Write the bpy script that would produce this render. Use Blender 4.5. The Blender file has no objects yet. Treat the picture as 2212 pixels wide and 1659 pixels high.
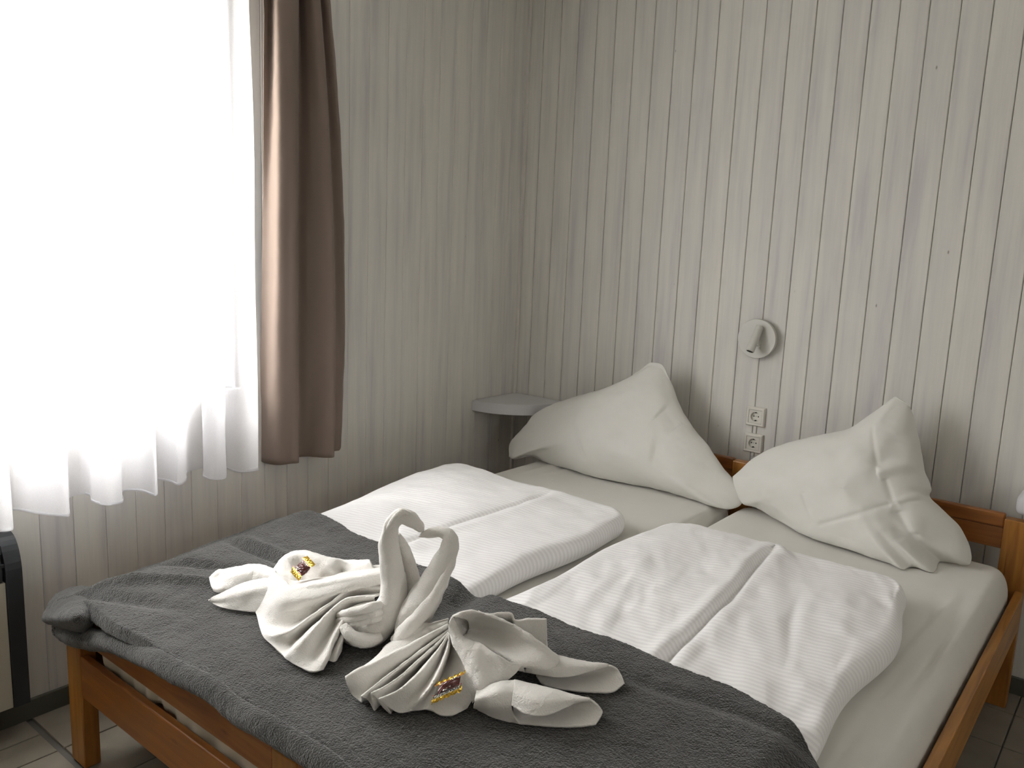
import bpy, bmesh, math, random
import numpy as np
from mathutils import Vector, Matrix, noise

random.seed(7)
S = bpy.context.scene
COL = S.collection

# ------------------------------------------------------------------ camera
F = 1776.654
CAM = np.array([2.559, -3.233, 1.493])
_y, _p, _r = np.radians([38.571, -9.75, 2.344])
FWD = np.array([-np.sin(_y)*np.cos(_p), np.cos(_y)*np.cos(_p), np.sin(_p)])
_right = np.array([np.cos(_y), np.sin(_y), 0.0])
_up = np.cross(_right, FWD)
RT = _right*np.cos(_r) + _up*np.sin(_r)
UP = np.cross(RT, FWD)
cd = bpy.data.cameras.new('camera')
cam = bpy.data.objects.new('camera', cd)
COL.objects.link(cam)
cd.sensor_width = 36.0
cd.sensor_fit = 'HORIZONTAL'
cd.lens = F*36.0/2212.0
cd.clip_start = 0.02
M = Matrix(((RT[0], UP[0], -FWD[0], CAM[0]), (RT[1], UP[1], -FWD[1], CAM[1]),
            (RT[2], UP[2], -FWD[2], CAM[2]), (0, 0, 0, 1)))
cam.matrix_world = M
S.camera = cam

# ------------------------------------------------------------------ world, light, exposure
S.view_settings.view_transform = 'Standard'
S.view_settings.look = 'None'
S.view_settings.gamma = 1.0
S.view_settings.use_curve_mapping = False
S.view_settings.exposure = 0.0
w = bpy.data.worlds.new('overcast_sky')
S.world = w
w.use_nodes = True
bg = w.node_tree.nodes['Background']
bg.inputs['Color'].default_value = (1.0, 0.985, 0.96, 1)
bg.inputs['Strength'].default_value = 33.5
_t = w.node_tree
_g = _t.nodes.new('ShaderNodeTexCoord'); _s = _t.nodes.new('ShaderNodeSeparateXYZ'); _rp = _t.nodes.new('ShaderNodeValToRGB')
_t.links.new(_g.outputs['Generated'], _s.inputs[0])
_ma = _t.nodes.new('ShaderNodeMath'); _ma.operation = 'MULTIPLY_ADD'; _ma.inputs[1].default_value = .5; _ma.inputs[2].default_value = .5
_t.links.new(_s.outputs['Z'], _ma.inputs[0]); _t.links.new(_ma.outputs[0], _rp.inputs[0])
_e = _rp.color_ramp.elements
_e[0].position = .0; _e[0].color = (.34, .33, .30, 1); _e[1].position = 1.0; _e[1].color = (1.0, .988, .962, 1)
_n = _e.new(.49); _n.color = (.36, .35, .32, 1); _n = _e.new(.515); _n.color = (.55, .545, .53, 1); _n = _e.new(.75); _n.color = (.82, .81, .79, 1)
_t.links.new(_rp.outputs[0], bg.inputs['Color'])
S.cycles.max_bounces = 10
S.cycles.diffuse_bounces = 6
S.cycles.transparent_max_bounces = 12

WY0, WY1, WZ0, WZ1 = -3.05, -1.60, 0.945, 2.35      # window opening in the wall x = 0
pl = bpy.data.lights.new('window_portal', 'AREA')
pl.shape = 'RECTANGLE'; pl.size = WY1-WY0; pl.size_y = WZ1-WZ0
pl.cycles.is_portal = True
po = bpy.data.objects.new('window_portal', pl)
COL.objects.link(po)
po.matrix_world = Matrix(((0, 0, -1, -0.21), (1, 0, 0, (WY0+WY1)/2), (0, 1, 0, (WZ0+WZ1)/2), (0, 0, 0, 1))) 
# light looks along local -Z = +X (into the room)
pl2_ = bpy.data.lights.new('window_portal', 'AREA'); pl2_.shape = 'RECTANGLE'; pl2_.size = .40; pl2_.size_y = .45
pl2_.cycles.is_portal = True
po2 = bpy.data.objects.new('window_portal', pl2_); COL.objects.link(po2)
po2.matrix_world = Matrix(((0, 0, 1, 4.55), (1, 0, 0, -1.92), (0, 1, 0, 1.825), (0, 0, 0, 1)))  # portal for the added, unseen right-wall window

# ------------------------------------------------------------------ measuring helpers
def ray(px, py):
    return FWD + RT*(px-1106.0)/F - UP*(py-829.5)/F
def pz(px, py, z):
    d = ray(px, py); t = (z-CAM[2])/d[2]; return CAM + t*d
def pxx(px, py, x):
    d = ray(px, py); t = (x-CAM[0])/d[0]; return CAM + t*d
def pyy(px, py, y):
    d = ray(px, py); t = (y-CAM[1])/d[1]; return CAM + t*d
FH = np.array([FWD[0], FWD[1], 0.0]); FH /= np.linalg.norm(FH)
def pv(px, py, base, off=0.0):
    """point on the upright plane through base that faces the room's camera side, moved off metres nearer"""
    d = ray(px, py); t = ((base-CAM)@FH - off)/(d@FH); return CAM + t*d
def sm(a, b, x):
    t = np.clip((x-a)/(b-a), 0, 1); return t*t*(3-2*t)
def gau(x, s): return np.exp(-(x/s)**2)

# ------------------------------------------------------------------ object helpers
def link(o, parent=None):
    COL.objects.link(o)
    if parent is not None: o.parent = parent
    return o
def tag(o, label=None, cat=None, group=None, kind=None):
    if label: o['label'] = label
    if cat: o['category'] = cat
    if group: o['group'] = group
    if kind: o['kind'] = kind
    return o
def empty(name, loc=(0, 0, 0)):
    o = bpy.data.objects.new(name, None); o.empty_display_size = .05
    COL.objects.link(o); o.location = loc
    return o
def mesh_obj(name, verts, faces, mat, parent=None, smooth=True):
    me = bpy.data.meshes.new(name)
    me.from_pydata([tuple(map(float, v)) for v in verts], [], faces)
    me.validate()
    if smooth: me.polygons.foreach_set('use_smooth', [True]*len(me.polygons))
    me.materials.append(mat)
    o = bpy.data.objects.new(name, me)
    COL.objects.link(o)
    if parent is not None:
        o.parent = parent
        o.matrix_parent_inverse = Matrix.Translation(parent.location).inverted()
    return o
def bm_obj(name, bm, mat, parent=None, smooth=False):
    me = bpy.data.meshes.new(name)
    bm.normal_update(); bm.to_mesh(me); bm.free()
    if smooth: me.polygons.foreach_set('use_smooth', [True]*len(me.polygons))
    me.materials.append(mat)
    o = bpy.data.objects.new(name, me)
    COL.objects.link(o)
    if parent is not None:
        o.parent = parent
        o.matrix_parent_inverse = Matrix.Translation(parent.location).inverted()
    return o
def box_bm(x0, x1, y0, y1, z0, z1, bev=0.0, seg=2, bm=None):
    b = bmesh.new()
    bmesh.ops.create_cube(b, size=1)
    for v in b.verts:
        v.co = Vector(((x0+x1)/2+v.co.x*(x1-x0), (y0+y1)/2+v.co.y*(y1-y0), (z0+z1)/2+v.co.z*(z1-z0)))
    if bev > 0:
        bmesh.ops.bevel(b, geom=b.edges[:], offset=bev, segments=seg, affect='EDGES', profile=.5)
    if bm is not None:
        me = bpy.data.meshes.new('t'); b.to_mesh(me); bm.from_mesh(me); bpy.data.meshes.remove(me); b.free(); return bm
    return b
def box(name, x0, x1, y0, y1, z0, z1, mat, parent=None, bev=0.0, seg=2):
    return bm_obj(name, box_bm(x0, x1, y0, y1, z0, z1, bev, seg), mat, parent)
def smooth_auto(o, ang=35):
    me = o.data
    me.polygons.foreach_set('use_smooth', [True]*len(me.polygons))
    me.set_sharp_from_angle(angle=math.radians(ang))

def cr(P, n, closed=False):
    """Catmull-Rom through points P, n samples by chord length"""
    P = np.array(P, float)
    d = np.linalg.norm(np.diff(P, axis=0), axis=1)**.6 + 1e-6
    t = np.r_[0, np.cumsum(d)]
    T = np.linspace(0, t[-1], n)
    m = np.zeros_like(P)
    m[1:-1] = (P[2:]-P[:-2])/(t[2:]-t[:-2])[:, None]
    m[0] = (P[1]-P[0])/(t[1]-t[0]); m[-1] = (P[-1]-P[-2])/(t[-1]-t[-2])
    i = np.clip(np.searchsorted(t, T, side='right')-1, 0, len(P)-2)
    h = (t[i+1]-t[i]); s = (T-t[i])/h
    s = s[:, None]; h = h[:, None]
    return ((2*s**3-3*s**2+1)*P[i] + (s**3-2*s**2+s)*h*m[i] + (-2*s**3+3*s**2)*P[i+1] + (s**3-s**2)*h*m[i+1])
def grid_faces(n, m, wrap_m=False, off=0):
    f = []
    for i in range(n-1):
        for j in range(m if wrap_m else m-1):
            k = (j+1) % m
            f.append((off+i*m+j, off+i*m+k, off+(i+1)*m+k, off+(i+1)*m+j))
    return f
def loft(rows, n, m):
    R = np.stack([cr(r, m) for r in rows])              # rows x m x 3
    out = np.stack([cr(R[:, j], n) for j in range(m)], axis=1)
    return out                                           # n x m x 3
_tex = {}
def ctex(size, depth=2, kind='CLOUDS'):
    k = (size, depth, kind)
    if k not in _tex:
        t = bpy.data.textures.new('noise', kind); t.noise_scale = size
        if kind == 'CLOUDS': t.noise_depth = depth
        _tex[k] = t
    return _tex[k]
def displace(o, size, strength, depth=2):
    m = o.modifiers.new('relief', 'DISPLACE'); m.texture = ctex(size, depth)
    m.strength = strength; m.mid_level = .5; m.texture_coords = 'LOCAL'
    return m
def solid(o, t, offset=0):
    m = o.modifiers.new('thickness', 'SOLIDIFY'); m.thickness = t; m.offset = offset
    m.use_rim = True
    return m
def sheet(name, rows, n, m, mat, parent, t=.004, wob=.003, wobs=.04):
    G = loft(rows, n, m)
    o = mesh_obj(name, G.reshape(-1, 3), grid_faces(n, m), mat, parent)
    if wob: displace(o, wobs, wob)
    displace(o, .006, .0007, 1)
    solid(o, t)
    return o
def tube(name, pts, rad, mat, parent, n=60, m=28, flat=1.0, wr=0.0, wk=60, tw=2.0, axis=None):
    P = cr(np.c_[np.array(pts), np.array(rad)], n)
    C, r = P[:, :3], P[:, 3]
    T = np.gradient(C, axis=0); T /= np.linalg.norm(T, axis=1)[:, None]
    u = np.cross(T[0], [0, 0, 1.0])
    if np.linalg.norm(u) < .1: u = np.cross(T[0], [1.0, 0, 0])
    u /= np.linalg.norm(u)
    V = []
    for i in range(n):
        u = u - T[i]*(u@T[i]); u /= np.linalg.norm(u); v = np.cross(T[i], u)
        for j in range(m):
            a = 2*math.pi*j/m
            rr = r[i]*(1+wr*math.sin(wk*i/n+tw*a+1.3*math.sin(a)))
            # a rolled cloth: the lip of the roll runs along the tube as a small step
            ph = (a/(2*math.pi)+.12*math.sin(i*.09)) % 1.0
            rr *= 1.0+.10*ph-.05
            V.append(C[i]+rr*(math.cos(a)*u+flat*math.sin(a)*v))
    f = grid_faces(n, m, True)
    V.append(C[0]); V.append(C[-1]); a, b = n*m, n*m+1
    for j in range(m):
        f.append((a, (j+1) % m, j)); f.append((b, (n-1)*m+j, (n-1)*m+(j+1) % m))
    o = mesh_obj(name, V, f, mat, parent)
    displace(o, .03, .006); displace(o, .006, .0008, 1)
    return o

# ------------------------------------------------------------------ materials
def newmat(name):
    m = bpy.data.materials.new(name); m.use_nodes = True
    nt = m.node_tree; b = nt.nodes['Principled BSDF']
    return m, nt, b
def N(nt, typ, **kw):
    n = nt.nodes.new(typ)
    for k, v in kw.items():
        if k.startswith('_'): setattr(n, k[1:], v)
        else: n.inputs[k.replace('__', ' ')].default_value = v
    return n
def L(nt, a, b): nt.links.new(a, b)
def ramp(nt, src, stops):
    r = nt.nodes.new('ShaderNodeValToRGB'); L(nt, src, r.inputs[0])
    e = r.color_ramp.elements
    while len(e) < len(stops): e.new(.5)
    for k, (p, c) in enumerate(stops):
        e[k].position = p; e[k].color = (*c, 1) if len(c) == 3 else c
    return r
def mapping(nt, scale=(1, 1, 1), rot=(0, 0, 0), coord='Object', loc=None):
    tc = nt.nodes.new('ShaderNodeTexCoord'); mp = nt.nodes.new('ShaderNodeMapping')
    mp.inputs['Scale'].default_value = scale; mp.inputs['Rotation'].default_value = rot
    L(nt, tc.outputs[coord], mp.inputs['Vector'])
    return mp
def bump(nt, b, src, strength, dist):
    bp = N(nt, 'ShaderNodeBump', Strength=strength, Distance=dist)
    L(nt, src, bp.inputs['Height']); L(nt, bp.outputs[0], b.inputs['Normal']); return bp
def plain(name, col, rough=.5, metal=0.0, spec=.5):
    m, nt, b = newmat(name)
    b.inputs['Base Color'].default_value = (*col, 1); b.inputs['Roughness'].default_value = rough
    b.inputs['Metallic'].default_value = metal; b.inputs['Specular IOR Level'].default_value = spec
    mp = mapping(nt, (1, 1, 1)); no = N(nt, 'ShaderNodeTexNoise', Scale=60.0); L(nt, mp.outputs[0], no.inputs['Vector'])
    bump(nt, b, no.outputs[0], .04, .002)
    return m
def board_mat(name, axis_w):
    m, nt, b = newmat(name)
    tc = nt.nodes.new('ShaderNodeTexCoord'); oi = nt.nodes.new('ShaderNodeObjectInfo')
    add = nt.nodes.new('ShaderNodeVectorMath'); add.operation = 'MULTIPLY_ADD'
    cmb = nt.nodes.new('ShaderNodeCombineXYZ')
    for k in range(3): L(nt, oi.outputs['Random'], cmb.inputs[k])
    L(nt, cmb.outputs[0], add.inputs[0]); add.inputs[1].default_value = (37, 53, 71); L(nt, tc.outputs['Object'], add.inputs[2])
    mp = nt.nodes.new('ShaderNodeMapping'); L(nt, add.outputs[0], mp.inputs['Vector'])
    mp.inputs['Scale'].default_value = (26, 26, 1.6)
    n1 = N(nt, 'ShaderNodeTexNoise', Scale=1.0, Detail=5.0, Roughness=.55); L(nt, mp.outputs[0], n1.inputs['Vector'])
    mp2 = nt.nodes.new('ShaderNodeMapping'); L(nt, add.outputs[0], mp2.inputs['Vector'])
    mp2.inputs['Scale'].default_value = (170, 170, 5)
    n2 = N(nt, 'ShaderNodeTexNoise', Scale=1.0, Detail=3.0); L(nt, mp2.outputs[0], n2.inputs['Vector'])
    r1 = ramp(nt, n1.outputs[0], [(.28, (.565, .545, .545)), (.43, (.65, .633, .605)), (.58, (.70, .682, .640)), (.75, (.72, .70, .650))])
    mx = nt.nodes.new('ShaderNodeMix'); mx.data_type = 'RGBA'; mx.blend_type = 'MULTIPLY'; mx.inputs[0].default_value = .5
    L(nt, r1.outputs[0], mx.inputs[6])
    r2 = ramp(nt, n2.outputs[0], [(.3, (.93, .93, .93)), (.7, (1, 1, 1))]); L(nt, r2.outputs[0], mx.inputs[7])
    mx3 = nt.nodes.new('ShaderNodeMix'); mx3.data_type = 'RGBA'; mx3.blend_type = 'MULTIPLY'; mx3.inputs[0].default_value = 1
    L(nt, mx.outputs[2], mx3.inputs[6])
    r3 = ramp(nt, oi.outputs['Random'], [(0, (.96, .955, .955)), (.5, (.985, .985, .98)), (1, (1, .995, .98))]); L(nt, r3.outputs[0], mx3.inputs[7])
    mpv = nt.nodes.new('ShaderNodeMapping'); L(nt, add.outputs[0], mpv.inputs['Vector']); mpv.inputs['Scale'].default_value = (8, 8, 3.5)
    vv = N(nt, 'ShaderNodeTexVoronoi', Scale=1.0); L(nt, mpv.outputs[0], vv.inputs['Vector'])
    rv = ramp(nt, vv.outputs['Distance'], [(.012, (.35, .30, .28)), (.030, (1, 1, 1))])
    mx4 = nt.nodes.new('ShaderNodeMix'); mx4.data_type = 'RGBA'; mx4.blend_type = 'MULTIPLY'; mx4.inputs[0].default_value = .8
    L(nt, mx3.outputs[2], mx4.inputs[6]); L(nt, rv.outputs[0], mx4.inputs[7])
    L(nt, mx4.outputs[2], b.inputs['Base Color'])
    b.inputs['Roughness'].default_value = .55; b.inputs['Specular IOR Level'].default_value = .35
    bump(nt, b, n2.outputs[0], .15, .001)
    return m
def wood_mat(name, c0, c1, c2, scale=(3, 40, 40), rough=.38):
    m, nt, b = newmat(name)
    mp = mapping(nt, scale)
    n0 = N(nt, 'ShaderNodeTexNoise', Scale=.6, Detail=2.0); L(nt, mp.outputs[0], n0.inputs['Vector'])
    n1 = N(nt, 'ShaderNodeTexNoise', Scale=1.2, Detail=6.0, Distortion=.6); L(nt, mp.outputs[0], n1.inputs['Vector'])
    r1 = ramp(nt, n1.outputs[0], [(.3, c0), (.5, c1), (.7, c2)])
    mp2 = mapping(nt, (scale[0]*1.6, scale[1]*.35, scale[2]*.35))
    vo = N(nt, 'ShaderNodeTexVoronoi', Scale=1.0); L(nt, mp2.outputs[0], vo.inputs['Vector'])
    rk = ramp(nt, vo.outputs['Distance'], [(.03, (.35, .3, .28)), (.12, (1, 1, 1))])
    mx = nt.nodes.new('ShaderNodeMix'); mx.data_type = 'RGBA'; mx.blend_type = 'MULTIPLY'; mx.inputs[0].default_value = .8
    L(nt, r1.outputs[0], mx.inputs[6]); L(nt, rk.outputs[0], mx.inputs[7])
    L(nt, mx.outputs[2], b.inputs['Base Color'])
    b.inputs['Roughness'].default_value = rough
    bump(nt, b, n1.outputs[0], .1, .001)
    return m
def cloth_mat(name, col, fine=900, strength=.25, dist=.001, sheen=.3, rough=.9, var=.04, weave=None, big=0.0):
    m, nt, b = newmat(name)
    mp = mapping(nt)
    n1 = N(nt, 'ShaderNodeTexNoise', Scale=float(fine), Detail=2.0); L(nt, mp.outputs[0], n1.inputs['Vector'])
    n2 = N(nt, 'ShaderNodeTexNoise', Scale=9.0, Detail=3.0); L(nt, mp.outputs[0], n2.inputs['Vector'])
    lo = tuple(c*(1-var) for c in col)
    r = ramp(nt, n2.outputs[0], [(.3, lo), (.7, col)])
    L(nt, r.outputs[0], b.inputs['Base Color'])
    b.inputs['Roughness'].default_value = rough; b.inputs['Specular IOR Level'].default_value = .2
    b.inputs['Sheen Weight'].default_value = sheen; b.inputs['Sheen Roughness'].default_value = .5
    bp = bump(nt, b, n1.outputs[0], strength, dist)
    if big:
        n3 = N(nt, 'ShaderNodeTexNoise', Scale=14.0, Detail=4.0, Distortion=.8); L(nt, mp.outputs[0], n3.inputs['Vector'])
        b2 = N(nt, 'ShaderNodeBump', Strength=big, Distance=.01); L(nt, n3.outputs[0], b2.inputs['Height']); L(nt, bp.outputs[0], b2.inputs['Normal'])
        L(nt, b2.outputs[0], b.inputs['Normal'])
    return m
def duvet_mat(name, rot):
    m, nt, b = newmat(name)
    mp = mapping(nt, (1, 1, 1), (0, 0, rot))
    n0 = N(nt, 'ShaderNodeTexNoise', Scale=3.0, Detail=2.0); L(nt, mp.outputs[0], n0.inputs['Vector'])
    wv = nt.nodes.new('ShaderNodeTexWave'); wv.wave_type = 'BANDS'; wv.bands_direction = 'Y'
    wv.inputs['Scale'].default_value = 19.0; wv.inputs['Distortion'].default_value = .5; wv.inputs['Detail'].default_value = 1
    wv.inputs['Detail Scale'].default_value = .15
    L(nt, mp.outputs[0], wv.inputs['Vector'])
    st = ramp(nt, wv.outputs[0], [(.35, (.81, .80, .80)), (.65, (.895, .89, .885))])  # gloss contrast of the satin stripes, partly put into the base colour
    L(nt, st.outputs[0], b.inputs['Base Color'])
    rr = ramp(nt, wv.outputs[0], [(.35, (.42, .42, .42)), (.65, (.8, .8, .8))]); L(nt, rr.outputs[0], b.inputs['Roughness'])
    b.inputs['Specular IOR Level'].default_value = .3; b.inputs['Sheen Weight'].default_value = .15
    bp = bump(nt, b, wv.outputs[0], .25, .0012)
    n3 = N(nt, 'ShaderNodeTexNoise', Scale=11.0, Detail=3.0, Distortion=.6); L(nt, mp.outputs[0], n3.inputs['Vector'])
    b2 = N(nt, 'ShaderNodeBump', Strength=.25, Distance=.012); L(nt, n3.outputs[0], b2.inputs['Height']); L(nt, bp.outputs[0], b2.inputs['Normal'])
    L(nt, b2.outputs[0], b.inputs['Normal'])
    return m

m_board_l = board_mat('whitewashed_board_left', 'y')
m_board_b = board_mat('whitewashed_board_back', 'x')
m_wallbase = plain('wall_backing', (.25, .24, .22), .9)
m_plaster = plain('white_plaster', (.74, .72, .67), .8)
m_ceil = plain('ceiling_paint', (.85, .84, .81), .85)
m_grout = plain('tile_grout', (.13, .12, .105), .9)
m_pine = wood_mat('orange_pine', (.17, .055, .009), (.25, .085, .014), (.31, .115, .02))
m_pinev = wood_mat('orange_pine_upright', (.22, .085, .014), (.31, .125, .02), (.38, .16, .03), (40, 40, 3))
m_piney = wood_mat('orange_pine_lengthwise', (.25, .10, .018), (.36, .155, .03), (.43, .20, .042), (40, 3, 40))
m_sheet = cloth_mat('fitted_sheet_cotton', (.70, .685, .64), 700, .15, .0006, .15, .85, .03, big=.12)
m_skirt = cloth_mat('beige_mattress_cover', (.70, .63, .50), 500, .2, .0008, .1, .85, .08)
m_pillow = cloth_mat('pillowcase_cotton', (.72, .71, .67), 600, .15, .0006, .15, .85, .03, big=.16)
m_duvL = duvet_mat('striped_damask_left', math.radians(-12))
m_duvR = duvet_mat('striped_damask_right', math.radians(-5))
m_terry = cloth_mat('white_terry', (.80, .78, .745), 330, .9, .0020, .25, .95, .03)
m_fleece = cloth_mat('grey_fleece', (.060, .060, .055), 260, 1.0, .007, .35, .95, .42)
m_white = plain('white_laminate', (.60, .60, .62), .35)
m_socket = plain('cream_socket_plastic', (.70, .68, .62), .22)
m_dark = plain('dark_hole', (.015, .014, .012), .6)
m_metal = plain('screw_metal', (.35, .35, .34), .3, 1.0)
m_lamp = plain('lamp_white_paint', (.56, .55, .51), .3)
m_base = plain('olive_baseboard', (.085, .085, .068), .45)
m_heatf = plain('heater_cream_panel', (.50, .47, .39), .45)
m_heatd = plain('heater_anthracite_plastic', (.028, .032, .037), .45)
m_frame = plain('window_frame_white', (.8, .8, .8), .35)
m_tile = cloth_mat('beige_floor_tile', (.26, .23, .185), 40, .2, .001, 0, .45, .18)
# curtain: opaque woven cloth that lets a little daylight through
def curtain_mat():
    m, nt, b = newmat('brown_curtain_fabric')
    mp = mapping(nt, (1, 1, 1)); n1 = N(nt, 'ShaderNodeTexNoise', Scale=700.0, Detail=1.0); L(nt, mp.outputs[0], n1.inputs['Vector'])
    b.inputs['Base Color'].default_value = (.235, .18, .148, 1); b.inputs['Roughness'].default_value = .75
    b.inputs['Sheen Weight'].default_value = .1; b.inputs['Specular IOR Level'].default_value = .15
    bump(nt, b, n1.outputs[0], .15, .0008)
    tr = N(nt, 'ShaderNodeBsdfTranslucent'); tr.inputs[0].default_value = (.42, .32, .26, 1)
    mx = nt.nodes.new('ShaderNodeMixShader'); mx.inputs[0].default_value = .09
    L(nt, b.outputs[0], mx.inputs[1]); L(nt, tr.outputs[0], mx.inputs[2]); L(nt, mx.outputs[0], nt.nodes['Material Output'].inputs[0])
    return m
m_curt = curtain_mat()
def sheer_mat():
    m, nt, b = newmat('white_voile')
    mp = mapping(nt, (1, 1, 1)); n1 = N(nt, 'ShaderNodeTexNoise', Scale=800.0, Detail=1.0); L(nt, mp.outputs[0], n1.inputs['Vector'])
    df = N(nt, 'ShaderNodeBsdfDiffuse'); df.inputs[0].default_value = (.86, .86, .88, 1)
    tl = N(nt, 'ShaderNodeBsdfTranslucent'); tl.inputs[0].default_value = (.88, .88, .90, 1)
    tp = N(nt, 'ShaderNodeBsdfTransparent'); tp.inputs[0].default_value = (1, 1, 1, 1)
    m1 = nt.nodes.new('ShaderNodeMixShader'); m1.inputs[0].default_value = .62
    L(nt, df.outputs[0], m1.inputs[1]); L(nt, tl.outputs[0], m1.inputs[2])
    m2 = nt.nodes.new('ShaderNodeMixShader')
    r = ramp(nt, n1.outputs[0], [(.3, (.24, .24, .24)), (.7, (.34, .34, .34))]); L(nt, r.outputs[0], m2.inputs[0])
    L(nt, m1.outputs[0], m2.inputs[1]); L(nt, tp.outputs[0], m2.inputs[2]); L(nt, m2.outputs[0], nt.nodes['Material Output'].inputs[0])
    return m
m_sheer = sheer_mat()
def glass_mat():
    m, nt, b = newmat('window_glass')
    mp = mapping(nt); n1 = N(nt, 'ShaderNodeTexNoise', Scale=2.0); L(nt, mp.outputs[0], n1.inputs['Vector'])
    tp = N(nt, 'ShaderNodeBsdfTransparent'); gl = N(nt, 'ShaderNodeBsdfGlossy', Roughness=.02)
    mx = nt.nodes.new('ShaderNodeMixShader'); mx.inputs[0].default_value = .06
    L(nt, tp.outputs[0], mx.inputs[1]); L(nt, gl.outputs[0], mx.inputs[2]); L(nt, mx.outputs[0], nt.nodes['Material Output'].inputs[0])
    return m
m_glass = glass_mat()
def foil(name, col, rough=.18):
    m, nt, b = newmat(name)
    mp = mapping(nt); n1 = N(nt, 'ShaderNodeTexNoise', Scale=160.0, Detail=2.0); L(nt, mp.outputs[0], n1.inputs['Vector'])
    b.inputs['Base Color'].default_value = (*col, 1); b.inputs['Metallic'].default_value = .85; b.inputs['Roughness'].default_value = rough
    bump(nt, b, n1.outputs[0], .6, .003)
    return m
m_gold = foil('gold_foil', (.80, .55, .10)); m_redp = plain('red_print', (.55, .03, .02), .25)
m_choc = plain('dark_sweet', (.10, .015, .015), .12, 0, .9); m_glint = foil('film_glint_foil', (.75, .70, .62), .1)
m_black = plain('black_print', (.01, .01, .01), .3); m_label = plain('white_print', (.7, .68, .6), .3)

# ------------------------------------------------------------------ room shell
RX, RY, RZ = 4.4, -4.6, 2.75
def struct(name, bm, mat):
    o = bm_obj(name, bm, mat); o['kind'] = 'structure'; return o
fl = struct('floor', box_bm(-.2, RX+.1, RY-.1, .2, -.15, -.008), m_grout)
struct('ceiling', box_bm(-.2, RX+.1, RY-.1, .2, RZ, RZ+.1), m_ceil)
wb = struct('wall_back', box_bm(-.2, RX+.1, .012, .2, -.008, RZ), m_wallbase)
b = bmesh.new()
VY0, VY1, VZ0, VZ1 = -2.12, -1.72, 1.60, 2.05  # opening cut for the added window
for (y0, y1, z0, z1) in ((RY-.1, VY0, -.008, RZ), (VY1, .012, -.008, RZ), (VY0, VY1, -.008, VZ0), (VY0, VY1, VZ1, RZ)):
    box_bm(RX, RX+.12, y0, y1, z0, z1, bm=b)
struct('wall_right', b, m_plaster)
w2 = empty('added_window', (RX+.06, (VY0+VY1)/2, VZ0)); w2['kind'] = 'structure'  # unseen window, added to brighten the right side of the room
for (a, c, z0, z1) in ((VY0, VY0+.05, VZ0, VZ1), (VY1-.05, VY1, VZ0, VZ1), (VY0+.05, VY1-.05, VZ0, VZ0+.05), (VY0+.05, VY1-.05, VZ1-.05, VZ1)):
    box('frame_bar', RX+.04, RX+.09, a, c, z0, z1, m_frame, w2, .003)
box('glass_pane', RX+.063, RX+.067, VY0+.05, VY1-.05, VZ0+.05, VZ1-.05, m_glass, w2)
struct('wall_front', box_bm(-.2, RX, RY-.1, RY, -.008, RZ), m_plaster)
b = bmesh.new()
for (y0, y1, z0, z1) in ((RY, WY0, -.008, RZ), (WY1, .012, -.008, RZ), (WY0, WY1, -.008, WZ0), (WY0, WY1, WZ1, RZ)):
    box_bm(-.2, -.012, y0, y1, z0, z1, bm=b)
wl = struct('wall_left', b, m_wallbase)

# boards: tongue-and-groove, each its own piece
def board_mesh(wd, z0, z1, name, c=.0022, g=.0009, dp=.0030):
    h = wd/2-g
    prof = [(-h, -.012), (-h, -dp), (-h+c, 0), (h-c, 0), (h, -dp), (h, -.012)]
    vs, fs = [], []
    for z in (z0, z1):
        for (a, d) in prof: vs.append((a, -d, z))         # local: face looks along -Y, d negative = into the wall
    n = 6
    for i in range(n): fs.append((i, (i+1) % n, n+(i+1) % n, n+i))
    fs.append(tuple(range(n))[::-1]); fs.append(tuple(range(n, 2*n)))
    me = bpy.data.meshes.new(name); me.from_pydata(vs, [], fs); me.validate()
    return me
BW = .0983
mb = board_mesh(BW, 0, RZ, 'wall_board'); mb.materials.append(m_board_b)
x0 = .184-2*BW
k = 0
x = x0+BW/2
while x < RX:
    o = bpy.data.objects.new('wall_board', mb); o.location = (x, 0, 0); o.parent = wb; COL.objects.link(o)
    x += BW
# corner gap at the left end is closed by the board that starts at x = -0.013
def lboard(y, z0, z1, cache={}):
    key = (z0, z1)
    if key not in cache:
        me = board_mesh(BW, z0, z1, 'wall_board', .0022, .0004, .0014); me.materials.append(m_board_l); cache[key] = me
    o = bpy.data.objects.new('wall_board', cache[key])
    o.rotation_euler = (0, 0, math.pi/2); o.location = (0, y, 0); o.parent = wl; COL.objects.link(o)
y = -.891-BW/2+9*BW
ys = []
while y > RY:
    if y < -.03: ys.append(y)
    y -= BW
for y in ys:
    a, c = y-BW/2, y+BW/2
    if c > WY0+.02 and a < WY1-.02:
        lboard(y, 0, WZ0-.01); lboard(y, WZ1+.0, RZ)
    else:
        lboard(y, 0, RZ)
o = box('trim_1', -.002, .014, -.0175, -.0005, .062, RZ, m_board_l, None, .003); o['kind'] = 'structure'

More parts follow.
